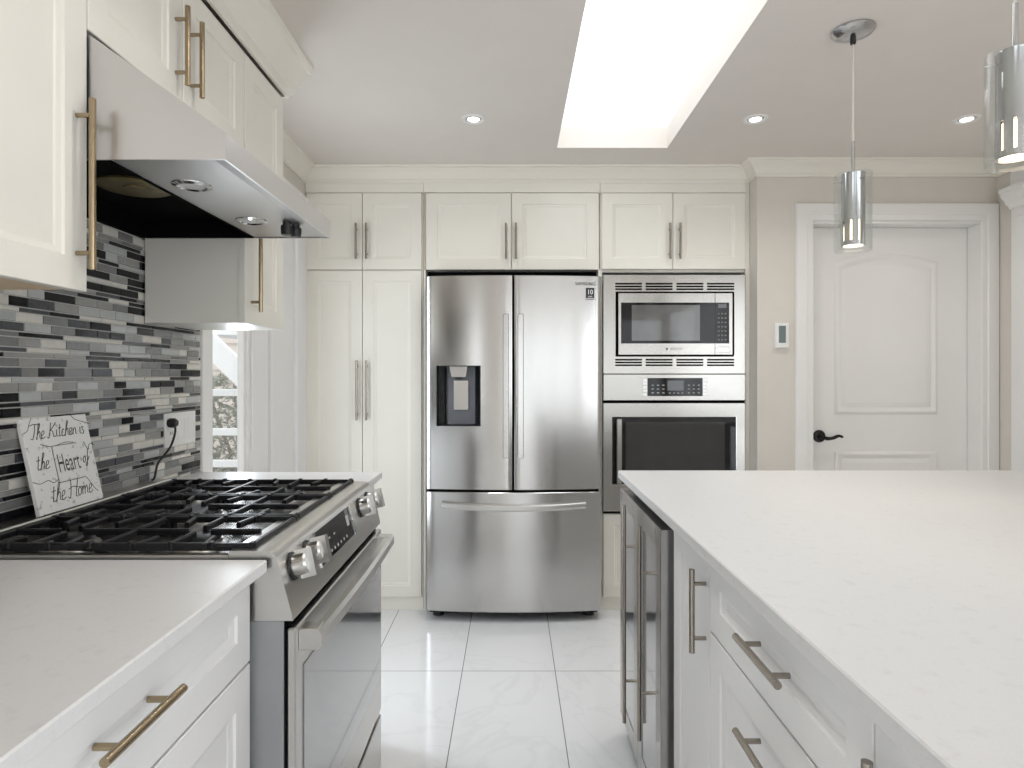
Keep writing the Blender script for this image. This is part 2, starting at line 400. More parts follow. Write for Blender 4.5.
# left wall with the glazed opening beyond the counter
GY0, GY1 = 2.29, 2.545
OZ0, OZ1 = 0.25, 2.05
mb = MB()
mb.box(WL - .12, WL, -.9, 2.20, 0, CEIL); mb.box(WL - .12, WL, y0, -3.2, 0, CEIL)
mb.box(WL - .12, WL, -3.2, -.9, 0, .45); mb.box(WL - .12, WL, -3.2, -.9, 2.15, CEIL); mb.box(WL - .12, WL, 3.05, y1, 0, CEIL); mb.box(WL - .02, WL, 2.60, 3.05, 0, CEIL)
mb.box(WL - .12, WL, 2.20, 2.60, 0, OZ0); mb.box(WL - .12, WL, 2.20, 2.60, OZ1, CEIL)
struct('wall_left', mb, M['wall'], smooth=False)
F = FX(WL)
mb = MB()
mb.frame(F, 2.20, 2.60, OZ0, OZ1, .03, -.02, .012, bev=.002)
mb.ubox(F, 2.23, GY0, OZ0 + .03, OZ1 - .03, -.02, .004, .002); mb.ubox(F, GY1, 2.575, OZ0 + .03, OZ1 - .03, -.02, .008, .002)
mb.ubox(F, GY0, GY1, OZ0 + .03, OZ0 + .09, -.02, .004, .002); mb.ubox(F, GY0, GY1, OZ1 - .09, OZ1 - .03, -.02, .004, .002)
win = struct('window_1', mb, M['trim'])
mb = MB(); mb.ubox(F, GY0 - .005, GY1 + .005, OZ0 + .08, OZ1 - .08, -.016, -.011); mb.build('glass_pane', M['pane'], win)
mb = MB(); mb.ubox(F, 2.596, 2.606, .86, .94, .0, .022, .002); mb.build('window_latch', M['plate'], win)
mb = MB()                                                  # casing boards and the flat white door leaf edge next to the pantry
mb.ubox(F, 2.606, 2.775, 0, 2.10, 0, .018, .003)
mb.ubox(F, 2.80, 3.085, 0, 2.10, 0, .022, .003)
mb.ubox(F, 3.085, 3.125, 0, 2.10, 0, .040, .006); mb.ubox(F, 3.125, 3.20, 0, 2.10, 0, .030, .006)
mb.ubox(F, 3.20, 3.318, 0, 2.10, 0, .012, .002)
mb.ubox(F, 2.18, 3.318, 2.10, 2.19, 0, .022, .003)
struct('trim_2', mb, M['white_cab'])
mb = MB(); mb.ubox(F, 2.776, 2.799, 0, 2.10, 0, .004); struct('trim_6', mb, M['grout'])

# walls behind the cabinets, door wall with its opening, right and rear walls
DX0, DX1, DZ = 1.5475, 2.410, 2.031
mb = MB()
mb.box(WL, 1.30, WB, WB + .12, 0, CEIL)
struct('wall_back', mb, M['wall'], smooth=False)
mb = MB()
mb.box(1.264, DX0 - .015, DW, WB + .12, 0, CEIL); mb.box(DX1 + .015, WR + .12, DW, DW + .125, 0, CEIL)
mb.box(DX0 - .015, DX1 + .015, DW, DW + .12, DZ + .015, CEIL)
struct('wall_door', mb, M['wall'], smooth=False)
mb = MB()
mb.box(WR, WR + .12, .4, DW, 0, CEIL); mb.box(WR, WR + .12, WF, -3.25, 0, CEIL)
mb.box(WR, WR + .12, -3.25, .4, 0, .12); mb.box(WR, WR + .12, -3.25, .4, 2.24, CEIL)
struct('wall_right', mb, M['wall'], smooth=False)
mb = MB(); mb.frame(FX(WL), -3.2, -.9, .45, 2.15, .06, -.1, .01, bev=.003); mb.ubox(FX(WL), -2.08, -2.02, .51, 2.09, -.08, -.02)
w5 = struct('added_window_5', mb, M['trim']); mb = MB(); mb.ubox(FX(WL), -3.15, -.95, .5, 2.1, -.055, -.05); mb.build('glass_pane', M['pane'], w5)  # unseen left window, added to let in more light
mb = MB(); mb.frame(FXn(WR), -3.25, .4, .12, 2.24, .06, -.1, .01, bev=.003)
for u in (-2.06, -.84): mb.ubox(FXn(WR), u, u + .06, .18, 2.18, -.08, -.02)
w3 = struct('added_window_3', mb, M['trim']); mb = MB(); mb.ubox(FXn(WR), -3.2, .35, .17, 2.19, -.055, -.05); mb.build('glass_pane', M['pane'], w3)  # unseen right window, added and widened for more light
mb = MB()
mb.box(WL, -.28, WF - .12, WF, 0, CEIL); mb.box(2.46, WR, WF - .12, WF, 0, CEIL); mb.box(-.28, 2.46, WF - .12, WF, 2.2, CEIL); mb.box(-.28, 2.46, WF - .12, WF, 0, .2)
struct('wall_front', mb, M['wall'], smooth=False)
F4 = lambda u, v, d: Vector((u, WF + d, v))
mb = MB(); mb.frame(F4, -.28, 2.46, .2, 2.2, .06, -.1, .01, bev=.003)
for u in (.60, 1.52): mb.ubox(F4, u, u + .07, .26, 2.14, -.08, -.02)
w4 = struct('window_4', mb, M['trim']); mb = MB(); mb.ubox(F4, -.24, 2.42, .24, 2.16, -.055, -.05); mb.build('glass_pane', M['pane'], w4)

# interior door with arched top panel
mb = MB()
FD = FY(DW + .09)
def arch_loop(u0, u1, v0, v1, rise, i, d, n=14):
    a, b = u0 + i, u1 - i; c = (a + b) / 2; h = (b - a) / 2; top = v1 - i
    lp = [(a, v0 + i, d), (b, v0 + i, d)]
    for k in range(n + 1):
        u = b - (b - a) * k / n; lp.append((u, top + rise * (1 - ((u - c) / h) ** 2), d))
    return lp
mb.ubox(FD, DX0, DX1, 0.008, DZ, -.036, 0, .001)
# raised mouldings and raised fields
def moulded(loop):
    st = [(-.006, 0), (0, .006), (.010, .009), (.022, .004), (.030, .0012)]
    mb.rings(FD, [loop(i, d) for i, d in st], cap0=False, cap1=False)
    mb.rings(FD, [loop(i, d) for i, d in ((.034, .0005), (.055, .006), (.058, .006))], cap0=False)
moulded(lambda i, d: arch_loop(1.712, 2.247, 1.051, 1.843, .048, i, d))
moulded(lambda i, d: arch_loop(1.712, 2.247, .25, .844, .0, i, d))
door = struct('door_1', mb, M['trim'])
mb = MB()
cx_, cz_ = 1.625, .929
mb.lathe(FD(cx_, cz_, 0), (0, -1, 0), [(.033, 0), (.033, .006), (.028, .011), (.014, .013), (.012, .03), (.012, .045)], 28)
mb.tube([FD(cx_, cz_, .042), FD(cx_ + .02, cz_ - .008, .046), FD(cx_ + .05, cz_ - .006, .048), FD(cx_ + .08, cz_ + .006, .047), FD(cx_ + .105, cz_ - .002, .043)],
        [.010] * 6 + [.0085] * 6 + [.007] * 4 + [.004], 10, smooth=4)
mb.build('door_handle', M['bronze'], door)
mb = MB()                                                  # door stop and casing
mb.box(DX0 - .015, DX0 - .002, DW, DW + .125, 0, DZ + .013); mb.box(DX1 + .002, DX1 + .015, DW, DW + .125, 0, DZ + .013); mb.box(DX0 - .015, DX1 + .015, DW, DW + .125, DZ + .002, DZ + .014)
Fw = FY(DW)
cas = [(0, 0), (0, .016), (.004, .02), (.055, .02), (.060, .014), (.085, .014), (.0885, .010), (.0885, 0)]
def casing(mb, F, u0, u1, z1, w_, pr):
    """three-sided casing with mitred corners; pr = (inset from outer edge, depth)"""
    k = w_ / pr[-1][0]
    lp = []
    for i, d in pr:
        i *= k; lp.append([(u0 + i, 0, d), (u0 + i, z1 - i, d), (u1 - i, z1 - i, d), (u1 - i, 0, d)])
    V = [[mb.bm.verts.new(F(*q)) for q in l] for l in lp]
    for A, B in zip(V, V[1:]):
        for i in range(3): mb.bm.faces.new((A[i], A[i + 1], B[i + 1], B[i]))
casing(mb, Fw, 1.459, 2.4985, 2.134, .0885, cas)
struct('trim_3', mb, M['trim'])

# crown moulding swept round the room
PF = 3.322                                                 # frieze plane of the tall cabinets
CF = -0.79                                                 # door plane of the left wall cabinets
def sweep(path, prof):
    mb = MB(); n = len(path); V = []
    for i in range(n):
        p = Vector(path[i])
        def nrm(a, b):
            d = (Vector(b) - Vector(a)).normalized(); return Vector((d.y, -d.x))
        if i == 0: o = nrm(path[0], path[1])
        elif i == n - 1: o = nrm(path[-2], path[-1])
        else:
            a, b = nrm(path[i - 1], path[i]), nrm(path[i], path[i + 1]); o = (a + b) / (1 + a.dot(b))
        V.append([mb.bm.verts.new((p.x + o.x * d, p.y + o.y * d, z)) for d, z in prof])
    m = len(prof)
    for A, B in zip(V, V[1:]):
        for k in range(m): mb.bm.faces.new((A[k], A[(k + 1) % m], B[(k + 1) % m], B[k]))
    mb.bm.faces.new(V[0]); mb.bm.faces.new(V[-1][::-1]); return mb
cz = CEIL - .0005
cp = [(0.001, cz), (0.001, 2.272), (.010, 2.272), (.012, 2.283), (.020, 2.288), (.026, 2.302), (.040, 2.320), (.056, 2.329), (.060, 2.337), (.072, 2.339), (.075, 2.345), (.075, cz)]
cl = [(d * 1.05, z if z > 2.3 else z - .055) for d, z in cp]
mb = sweep([(WL, 2.165), (WL, PF), (1.2635, PF), (1.2635, DW), (WR, DW), (WR, WF)], cp); struct('trim_1', mb, M['crown'])
cpl = [(0.001, cz), (0.001, 2.212), (.010, 2.212), (.014, 2.222), (.026, 2.232), (.028, 2.250), (.036, 2.272), (.052, 2.300), (.060, 2.318), (.070, 2.324), (.074, 2.340), (.074, cz)]
mb = sweep([(CF + .005, -.6), (CF + .005, 2.160), (WL, 2.160)], cpl); struct('trim_4', mb, M['cream'])

# cased opening on the right wall: flat pilaster with a capital
mb = MB()
Fr = FXn(WR)
mb.ubox(Fr, 2.93, 3.095, 0, 2.075, 0, .03, .003); mb.ubox(Fr, 2.955, 3.07, .2, 2.03, .03, .036, .003)
cap = [(0, 2.075), (.026, 2.075), (.030, 2.09), (.040, 2.10), (.044, 2.118), (.056, 2.135), (.058, 2.155), (.064, 2.16), (.064, 2.178), (0, 2.178)]
V = []
for d, z in cap: V.append((WR - d, 3.095 + d * .55, z))
lo = [mb.bm.verts.new(p) for p in V]; hi = [mb.bm.verts.new((p[0], 2.30, p[2])) for p in V]; k = len(lo)
for i in range(k): mb.bm.faces.new((lo[i], lo[(i + 1) % k], hi[(i + 1) % k], hi[i]))
mb.bm.faces.new(lo); mb.bm.faces.new(hi[::-1])
mb.ubox(Fr, 2.32, 3.11, 2.178, 2.27, 0, .022, .002)
struct('trim_7', mb, M['trim'])
mb = MB(); mb.box(1.264, 1.4585, DW - .014, DW, 0, .12, .003); struct('baseboard_back', mb, M['trim'])
mb = MB(); mb.box(WR - .014, WR, 2.06, 2.92, 0, .12, .003); struct('baseboard_right', mb, M['trim'])

# mosaic backsplash: every strip modelled in one tiled surface
mb = MB()
BX = WL
mb.box(BX, BX + .004, -.3, 2.195, .90, 1.72, mi=0)
z = .902; row = 0
pat = [.019, .009, .021, .019, .010, .0095, .020, .010, .019]
while z < 1.70:
    h = pat[row % len(pat)] * random.uniform(.97, 1.05); y = -.3 + random.uniform(-.06, 0)
    thin = h < .013
    while y < 2.19:
        ln = random.uniform(.07, .15) if thin else random.choice((.05, .065, .08, .08, .10))
        a, b = max(y, -.298), min(y + ln, 2.190)
        if b - a > .008:
            k = random.choices(range(6), (.24, .17, .18, .15, .16, .10) if not thin else (.28, .12, .20, .08, .22, .10))[0]
            th = .0075 + random.uniform(0, .0012)
            q = [(a, z), (b, z), (b, z + h), (a, z + h)]
            A = [mb.bm.verts.new((BX + .003, p[0], p[1])) for p in q]
            B = [mb.bm.verts.new((BX + th, p[0] + (.0006 if i in (0, 3) else -.0006), p[1] + (.0006 if i < 2 else -.0006))) for i, p in enumerate(q)]
            for i in range(4): mb.bm.faces.new((A[i], A[(i + 1) % 4], B[(i + 1) % 4], B[i])).material_index = k + 1
            mb.bm.faces.new(B).material_index = k + 1
        y += ln + .002
    z += h + .0022; row += 1
struct('wall_backsplash', mb, [M['grout']] + MOS, smooth=False)

# ------------------------------------------------------------------ LEFT RUN: base cabinets and worktops
def carcass(mb, x0, x1, y0, y1, z0, z1): return mb.box(x0, x1, y0, y1, z0, z1, .001)
g = thing('base_cabinet', 'white base cabinet with a drawer, left foreground under the speckled worktop', 'cabinet', (-.78, .75, 0))
mb = MB(); carcass(mb, WL + .01, -.497, -.28, 1.138, .10, .892); mb.box(WL + .05, -.55, -.28, 1.138, 0, .10); mb.build('body', M['white_cab'], g)
F = FX(-.496)
for a, b in ((.392, 1.136), (-.28, .388)):
    d = door_panel(g, F, a, b, .732, .886, M['white_cab'], 'drawer', .052); bar_handle(d, F, (a + b) / 2 + .002, .826, .165, False, out=.030, m=M['brass'])
for a, b, hu in ((.766, 1.136, .80), (.392, .762, .73), (-.28, .388, .34)):
    d = door_panel(g, F, a, b, .106, .727, M['white_cab']); bar_handle(d, F, hu, .55, .165, m=M['brass'])
mb = MB(); mb.box(WL + .008, -.445, -.3, 1.136, .8925, .9155, .0025)
tag(mb.build('worktop', M['quartz']), 'speckled white quartz worktop on the left, in front of the gas range', 'worktop')
g = thing('base_cabinet', 'narrow white base cabinet hidden behind the far side of the gas range', 'cabinet', (-.78, 2.03, 0))
mb = MB(); carcass(mb, WL + .01, -.497, 1.916, 2.155, .10, .892); mb.box(WL + .05, -.55, 1.916, 2.155, 0, .10); mb.build('body', M['white_cab'], g)
d = door_panel(g, F, 1.918, 2.153, .106, .886, M['white_cab'], fw=.05); bar_handle(d, F, 1.945, .72, .165, m=M['brass'])
mb = MB(); mb.box(WL + .008, -.45, 1.912, 2.168, .8925, .9155, .0025)
tag(mb.build('worktop', M['quartz']), 'short strip of white worktop beyond the gas range, below the window', 'worktop')

# wall cabinets
F = FX(CF - T)
g = thing('wall_cabinet', 'cream wall cabinet at the upper left corner, nearest the viewer, raw wood underside', 'cabinet', (-.95, .9, 1.40))
mb = MB(); carcass(mb, WL + .012, CF - T, .42, 1.160, 1.418, 2.21); mb.build('body', M['cream'], g)
mb = MB(); mb.box(WL + .012, CF - T - .002, .43, 1.158, 1.409, 1.4175); mb.build('underside', M['wood'], g)['label'] = 'raw wood underside'
for a, b, hu in ((.793, 1.162, 1.134), (.42, .790, .45)):
    d = door_panel(g, F, a, b, 1.405, 2.205, M['cream']); bar_handle(d, F, hu, 1.597, .31, m=M['brass'])
g = thing('wall_cabinet', 'short cream two-door wall cabinet above the steel range hood', 'cabinet', (-.95, 1.5, 1.885))
mb = MB(); carcass(mb, WL + .012, CF - T, 1.163, 1.842, 1.896, 2.21); mb.build('body', M['cream'], g)
for a, b, hu in ((1.165, 1.498, 1.467), (1.502, 1.842, 1.535)):
    d = door_panel(g, F, a, b, 1.895, 2.205, M['cream']); bar_handle(d, F, hu, 2.024, .185, m=M['brass'])
g = thing('wall_cabinet', 'narrow cream wall cabinet beyond the hood, beside the glazed window', 'cabinet', (-.95, 2.0, 1.39))
mb = MB(); carcass(mb, WL + .012, CF - T, 1.852, 2.155, 1.406, 2.21)
mb.box(WL + .012, CF - T, 1.844, 1.852, 1.896, 2.21); mb.build('body', M['cream'], g)
d = door_panel(g, F, 1.850, 2.158, 1.405, 2.205, M['cream']); bar_handle(d, F, 1.893, 1.597, .31, m=M['brass'])

# ------------------------------------------------------------------ RANGE HOOD
HY0, HY1 = 1.166, 1.838
g = thing('range_hood', 'stainless steel slanted range hood with two lamps over the gas range', 'range hood', (-.8, 1.5, 1.65))
hz, hl, ht, hx = 1.653, 1.704, 1.884, -.534
pr = [(WL + .012, hz), (hx, hz), (hx, hl), (-.786, ht), (WL + .012, ht)]
mb = MB()
for y_ in (HY0, HY1 - .004): mb.prism([(x, y_, z) for x, z in pr], (0, .004, 0))
ya, dy = HY0 + .004, HY1 - HY0 - .008
mb.prism([(hx - .004, ya, hz), (hx, ya, hz), (hx, ya, hl), (hx - .004, ya, hl - .002)], (0, dy, 0))
mb.prism([(hx, ya, hl), (-.786, ya, ht), (-.788, ya, ht - .004), (hx - .003, ya, hl - .004)], (0, dy, 0))
mb.box(WL + .012, -.788, ya, ya + dy, ht - .004, ht)
mb.build('canopy', M['steel_hood'], g)
mb = MB(); mb.box(-.757, hx - .008, ya, ya + dy, hz + .003, hz + .008, .001)
mb.prism([(-.560, ya, hz + .003), (hx - .004, ya, hz + .0005), (hx - .004, ya, hz + .004)], (0, dy, 0))
mb.build('lamp_panel', M['steel_under'], g)
mb = MB()
mb.box(-.762, -.757, ya, ya + dy, hz, 1.705); mb.box(WL + .013, -.757, ya, ya + dy, 1.705, 1.71)
mb.box(WL + .013, WL + .03, ya, ya + dy, hz, 1.705); mb.box(WL + .03, -.762, ya + .0005, ya + .008, hz, 1.705); mb.box(WL + .03, -.762, ya + dy - .008, ya + dy - .0005, hz, 1.705)
mb.build('filter_recess', M['dark_gap'], g)
mb = MB(); mb.lathe((-.905, 1.50, 1.705), (0, 0, -1), [(.082, 0), (.082, .004), (.076, .007), (.026, .005), (.024, .008), (0.0, .009)], 40); mb.build('fan_grille', M['fan'], g)
for y_ in (1.335, 1.64):
    mb = MB(); mb.lathe((-.683, y_, hz + .004), (0, 0, -1), [(.026, -.004), (.026, .003), (.030, .006), (.040, .003), (.041, 0)], 32, cap=False); f = mb.build('lamp_ring', M['chrome'], g)
    mb = MB(); mb.lathe((-.683, y_, hz + .003), (0, 0, -1), [(.026, 0), (.025, .002), (.0, .003)], 28); mb.build('lamp_lens', M['hood_lamp'], f)
for x_, y_ in ((-.600, 1.665), (-.585, 1.690)):
    mb = MB(); mb.lathe((x_, y_, hz + .003), (0, 0, -1), [(.010, 0), (.010, .006), (.0145, .007), (.0155, .012), (.0145, .030), (.012, .032)], 20)
    mb.build('control_knob', M['black'], g)

# ------------------------------------------------------------------ GAS RANGE
RY0, RY1 = 1.146, 1.906
g = thing('gas_range', 'stainless steel slide-in gas range with black iron grates and four knobs', 'range', (-.75, 1.526, 0))
mb = MB(); mb.box(-1.055, -.420, RY0 + .003, RY1 - .003, .05, .80, .002); mb.build('body', M['grey_body'], g)
for x_ in (-1.0, -.50):
    for y_ in (1.2, 1.85):
        mb = MB(); mb.cyl((x_, y_, 0), (x_, y_, .052), .018); mb.build('foot', M['black'], g)
mb = MB(); mb.box(-.4199, -.4145, RY0 + .006, RY1 - .006, .05, .80); mb.build('door_gap_shade', M['dark_gap'], g)  # black sheet painting shade into the gap behind the oven door
pr = [(-.52, .800), (-.402, .800), (-.4045, .815), (-.4305, .912), (-.4355, .921), (-.444, .926), (-.456, .928), (-.52, .928)]
mb = MB(); mb.prism([(x, RY0, z) for x, z in pr], (0, RY1 - RY0, 0)); cpn = mb.build('control_panel', M['steel_flat'], g)
# slope frame of the control panel, d = out of the panel
pa, pb = Vector((-.4045, 0, .815)), Vector((-.4305, 0, .912)); up = (pb - pa).normalized(); nn = Vector((up.z, 0, -up.x))
mid = (pa + pb) / 2
def FP(u, v, d): q = mid + up * v + nn * d; return Vector((q.x, u, q.z))
mb = MB(); mb.rings(FP, [[(1.352, -.027, d), (1.632, -.027, d), (1.632, .046, d), (1.352, .046, d)] for d in (-.001, .0015)])
ds = mb.build('touch_display', M['black_glass'], g)
marks = [(u, .012, .012, .004) for u in (1.39, 1.43, 1.47)] + [(1.40 + k * .026, -.018, .009, .006) for k in range(7)] + [(1.585, .004, .02, .026)]
for u, v, a_, b_ in marks:
    mb = MB(); mb.rings(FP, [[(u, v, d), (u + a_, v, d), (u + a_, v + b_, d), (u, v + b_, d)] for d in (.0014, .0018)]); mb.build('touch_key', M['print_light'], ds)
for u in (1.345, 1.632):
    mb = MB(); mb.rings(FP, [[(u, -.029, d), (u + .007, -.029, d), (u + .007, .048, d), (u, .048, d)] for d in (-.001, .003)]); mb.build('display_trim', M['chrome'], ds)
for u in (1.205, 1.292, 1.735, 1.828):
    mb = MB(); o = FP(u, .020, -.001)
    mb.lathe(o, nn, [(.027, 0), (.027, .004), (.024, .006)], 28); kb = mb.build('knob_bezel', M['black'], g)
    mb = MB(); mb.lathe(o + nn * .004, nn, [(.021, 0), (.0225, .004), (.022, .026), (.019, .030)], 28)
    a = o + nn * .016
    ang = R(8)
    ud = (up * math.cos(ang) + Vector((0, 1, 0)) * math.sin(ang)); sd = (Vector((0, 1, 0)) * math.cos(ang) - up * math.sin(ang))
    q = [a + ud * i + sd * j for i, j in ((-.027, -.009), (.027, -.009), (.027, .009), (-.027, .009))]
    mb.prism(q, nn * .030); mb.build('knob', M['steel_flat'], kb)
# oven door
F = FX(-.4145)
mb = MB(); mb.ubox(F, RY0 + .004, RY1 - .004,   .236, .784, 0, .0165, .003); od = mb.build('oven_door', M['steel_flat'], g)
mb = MB(); mb.ubox(F, RY0 + .045, RY1 - .022, .340, .700, .0155, .0185, .001); mb.build('door_glass', M['range_glass'], od)
mb = MB()
hp = []
for k in range(13):
    t = k / 12; hp.append((-.366 + .006 * math.sin(math.pi * t), RY0 + .018 + (RY1 - RY0 - .050) * t, .757))
V = []
for p in hp:
    V.append([mb.bm.verts.new((p[0] + a, p[1], p[2] + b)) for a, b in ((-.010, -.018), (.006, -.018), (.012, -.010), (.012, .010), (.006, .018), (-.010, .018))])
for A, B in zip(V, V[1:]):
    for i in range(6): mb.bm.faces.new((A[i], A[(i + 1) % 6], B[(i + 1) % 6], B[i]))
mb.bm.faces.new(V[0]); mb.bm.faces.new(V[-1][::-1])
for y_ in (RY0 + .0195, RY1 - .075): mb.box(-.399, -.362, y_, y_ + .040, .737, .777, .002)
mb.build('door_handle', M['steel_flat'], od)
mb = MB(); mb.ubox(F, RY0 + .004, RY1 - .004, .062, .222, 0, .0165, .003); mb.build('storage_drawer', M['steel_flat'], g)
# cooktop
mb = MB(); mb.box(-1.058, -.50, RY0, RY1, .800, .905, .002)
mb.build('cooktop', M['steel_top'], g)
mb = MB(); mb.box(-1.058, -.521, RY0 - .001, RY0 + .012, .9052, .921, .001); mb.build('cooktop_rim', M['steel_flat'], g)
mb = MB(); mb.box(-1.058, -.521, RY1 - .012, RY1, .9052, .921, .001); mb.build('cooktop_rim', M['steel_flat'], g)
mb = MB(); mb.box(-1.089, -1.036, RY0, RY1, .88, .936, .003); mb.build('back_trim', M['steel_flat'], g)
for bx_, by_, br in ((-.90, 1.275, .042), (-.64, 1.275, .046), (-.77, 1.526, .058), (-.90, 1.777, .036), (-.64, 1.777, .046)):
    mb = MB(); mb.lathe((bx_, by_, .905), (0, 0, 1), [(br + .012, 0), (br + .010, .004), (br, .006), (br, .012)], 32); bb = mb.build('burner', M['steel_flat'], g)
    mb = MB(); mb.lathe((bx_, by_, .916), (0, 0, 1), [(br - .004, 0), (br - .002, .004), (br - .008, .008), (.0, .0095)], 32); mb.build('burner_cap', M['iron'], bb)
def bar(mb, p, q, w_=.0046, h=.0062):
    """bevelled square iron bar"""
    p, q = Vector(p), Vector(q); d = (q - p).normalized(); s_ = d.cross(Vector((0, 0, 1))).normalized() * w_; u_ = Vector((0, 0, h))
    pr = [s_ * a + u_ * b for a, b in ((-1, -1), (1, -1), (1, .5), (.55, 1), (-.55, 1), (-1, .5))]
    mb.prism([p + k for k in pr], q - p)
gz = .930
for gi, (ya, yb) in enumerate(((1.163, 1.400), (1.405, 1.647), (1.652, 1.889))):
    mb = MB(); xa, xb = -1.025, -.478; yc = (ya + yb) / 2
    for y_ in (ya + .007, yb - .007): bar(mb, (xa, y_, gz), (xb, y_, gz), .0055, .0068)
    for x_ in (xa + .007, xb - .007): bar(mb, (x_, ya, gz), (x_, yb, gz), .0055, .0068)
    cs = (-.90, -.64) if gi != 1 else (-.77,)
    if gi != 1:
        bar(mb, (-.77, ya, gz), (-.77, yb, gz))
        for cx in cs:
            for y_ in (ya, yb): bar(mb, (cx, y_ , gz + .001), (cx, yc + (.022 if y_ == yb else -.022), gz + .001))
            for s_ in (-1, 1):
                bar(mb, (cx + s_ * .125, yc, gz), (cx + s_ * .024, yc, gz))
                for y_ in (ya, yb): bar(mb, (cx + s_ * .066, y_, gz), (cx + s_ * .055, yc + (.055 if y_ == yb else -.055), gz), .005)
    else:
        for s_ in (-1, 1):
            bar(mb, (-.77 + s_ * .25, yc, gz), (-.77 + s_ * .03, yc, gz))
            bar(mb, (-.77 + s_ * .13, ya, gz), (-.77 + s_ * .13, yb, gz))
            for y_ in (ya, yb):
                bar(mb, (-.77 + s_ * .065, y_, gz), (-.77 + s_ * .05, yc + (.055 if y_ == yb else -.055), gz), .005)
                bar(mb, (-.77 + s_ * .195, y_, gz), (-.77 + s_ * .195, yc + (.05 if y_ == yb else -.05), gz), .005)
        for y_ in (ya, yb): bar(mb, (-.77, y_, gz), (-.77, yc + (.03 if y_ == yb else -.03), gz))
    # little raised lugs along the rails and feet
    for k in range(8):
        x_ = xa + .008 + (xb - xa - .016) * k / 7
        for y_ in (ya + .007, yb - .007): mb.box(x_ - .005, x_ + .005, y_ - .008, y_ + .008, gz - .004, gz + .0095, .002, 1)
    for x_ in (xa + .01, -.77, xb - .01):
        for y_ in (ya + .01, yb - .01): mb.box(x_ - .008, x_ + .008, y_ - .008, y_ + .008, .9045, gz)
    mb.build('grate', M['iron'], g)

# ------------------------------------------------------------------ lettered tile leaning on the backsplash
GL = {'T': [[(0, .92), (.35, 1.0), (.9, .95)], [(.5, .97), (.42, .5), (.25, .05), (.05, .1)]],
      'h': [[(.0, .0), (.2, .5), (.38, .95), (.28, 1.0), (.15, .5), (.05, 0)], [(.07, .2), (.3, .5), (.38, .4), (.35, .1), (.5, .05)]],
      'e': [[(0, .2), (.25, .3), (.3, .48), (.15, .5), (.05, .25), (.12, .02), (.4, .12)]],
      'K': [[(.35, 1.0), (.25, .5), (.08, 0), (-.05, .1)], [(.85, 1.0), (.5, .65), (.27, .5)], [(.27, .5), (.5, .4), (.6, .05), (.85, .1)]],
      'i': [[(.12, .5), (.1, .1), (.25, .05)], [(.18, .70), (.2, .73)]],
      't': [[(.22, .85), (.15, .4), (.12, .05), (.3, .08)], [(0, .58), (.34, .62)]],
      'c': [[(.32, .42), (.2, .5), (.05, .25), (.12, .02), (.36, .1)]],
      'n': [[(.05, .48), (.05, .02)], [(.06, .25), (.25, .5), (.34, .4), (.34, .1), (.48, .05)]],
      's': [[(.28, .46), (.12, .5), (.1, .34), (.26, .18), (.18, .0), (0, .06)]],
      'o': [[(.2, .5), (.05, .3), (.1, .02), (.28, .1), (.32, .38), (.2, .5), (.4, .45)]],
      'f': [[(.42, .95), (.3, 1.0), (.2, .5), (.12, -.2), (.0, -.3), (-.02, -.1), (.2, .1), (.4, .4)]],
      'H': [[(.2, 1.0), (.2, .5), (.1, 0), (-.08, .1)], [(.85, 1.0), (.72, .5), (.62, .05), (.8, .05)], [(.0, .5), (.4, .6), (.85, .52)]],
      'm': [[(.05, .48), (.05, .02)], [(.06, .25), (.2, .5), (.27, .35), (.26, .02)], [(.27, .25), (.42, .5), (.5, .35), (.5, .08), (.62, .05)]],
      ' ': []}
ADV = {'T': .62, 'h': .5, 'e': .42, 'K': .85, 'i': .28, 't': .36, 'c': .38, 'n': .5, 's': .34, 'o': .42, 'f': .45, 'H': .85, 'm': .66, ' ': .28}
sy0, sy1 = 1.378, 1.592; sw = sy1 - sy0
b0 = Vector((-1.040, sy0, .9387)); vdir = Vector((-.047, 0, .214)).normalized(); vh = .219; sn = Vector((vdir.z, 0, -vdir.x))
def FS(u, v, d): q = b0 + Vector((0, u, 0)) + vdir * v + sn * d; return q
mb = MB(); mb.rings(FS, [[(i, i, d), (sw - i, i, d), (sw - i, vh - i, d), (i, vh - i, d)] for i, d in ((0, -.009), (0, -.001), (.001, 0))])
sign = mb.build('lettered_tile', M['plaster'], loc=(-1.06, 1.48, .9365))
tag(sign, 'square white plaster tile with kitchen motto leaning on the mosaic backsplash', 'sign')
def write(mb, word, u, v, h, slant=.25, wd=.00085):
    for ch in word:
        for st in GL[ch]:
            mb.tube([FS(u + (p[0] * .90 + slant * p[1]) * h, v + p[1] * h, .0002) for p in st], wd, 5, smooth=4)
        u += ADV[ch] * h * .84
mb = MB()
write(mb, 'The Kitchen is', .018, .170, .035, .2, .001); write(mb, 'the', .018, .100, .037, .2, .001); write(mb, 'of', .168, .098, .032, .2, .001); write(mb, 'the Home', .042, .022, .042, .2, .001)
mb.text('Heart', FS, .1165, .105, .062, d=.0035, sx=.50)
mb.build('lettering', M['ink'], sign)
mb = MB(); mb.rings(FS, [[(.078 + i, .064 + i, d), (.158 - i, .064 + i, d), (.158 - i, .149 - i, d), (.078 + i, .149 - i, d)] for i, d in ((0, -.001), (0, .002), (.001, .003))])
mb.build('raised_square', M['plaster'], sign)
mb = MB()
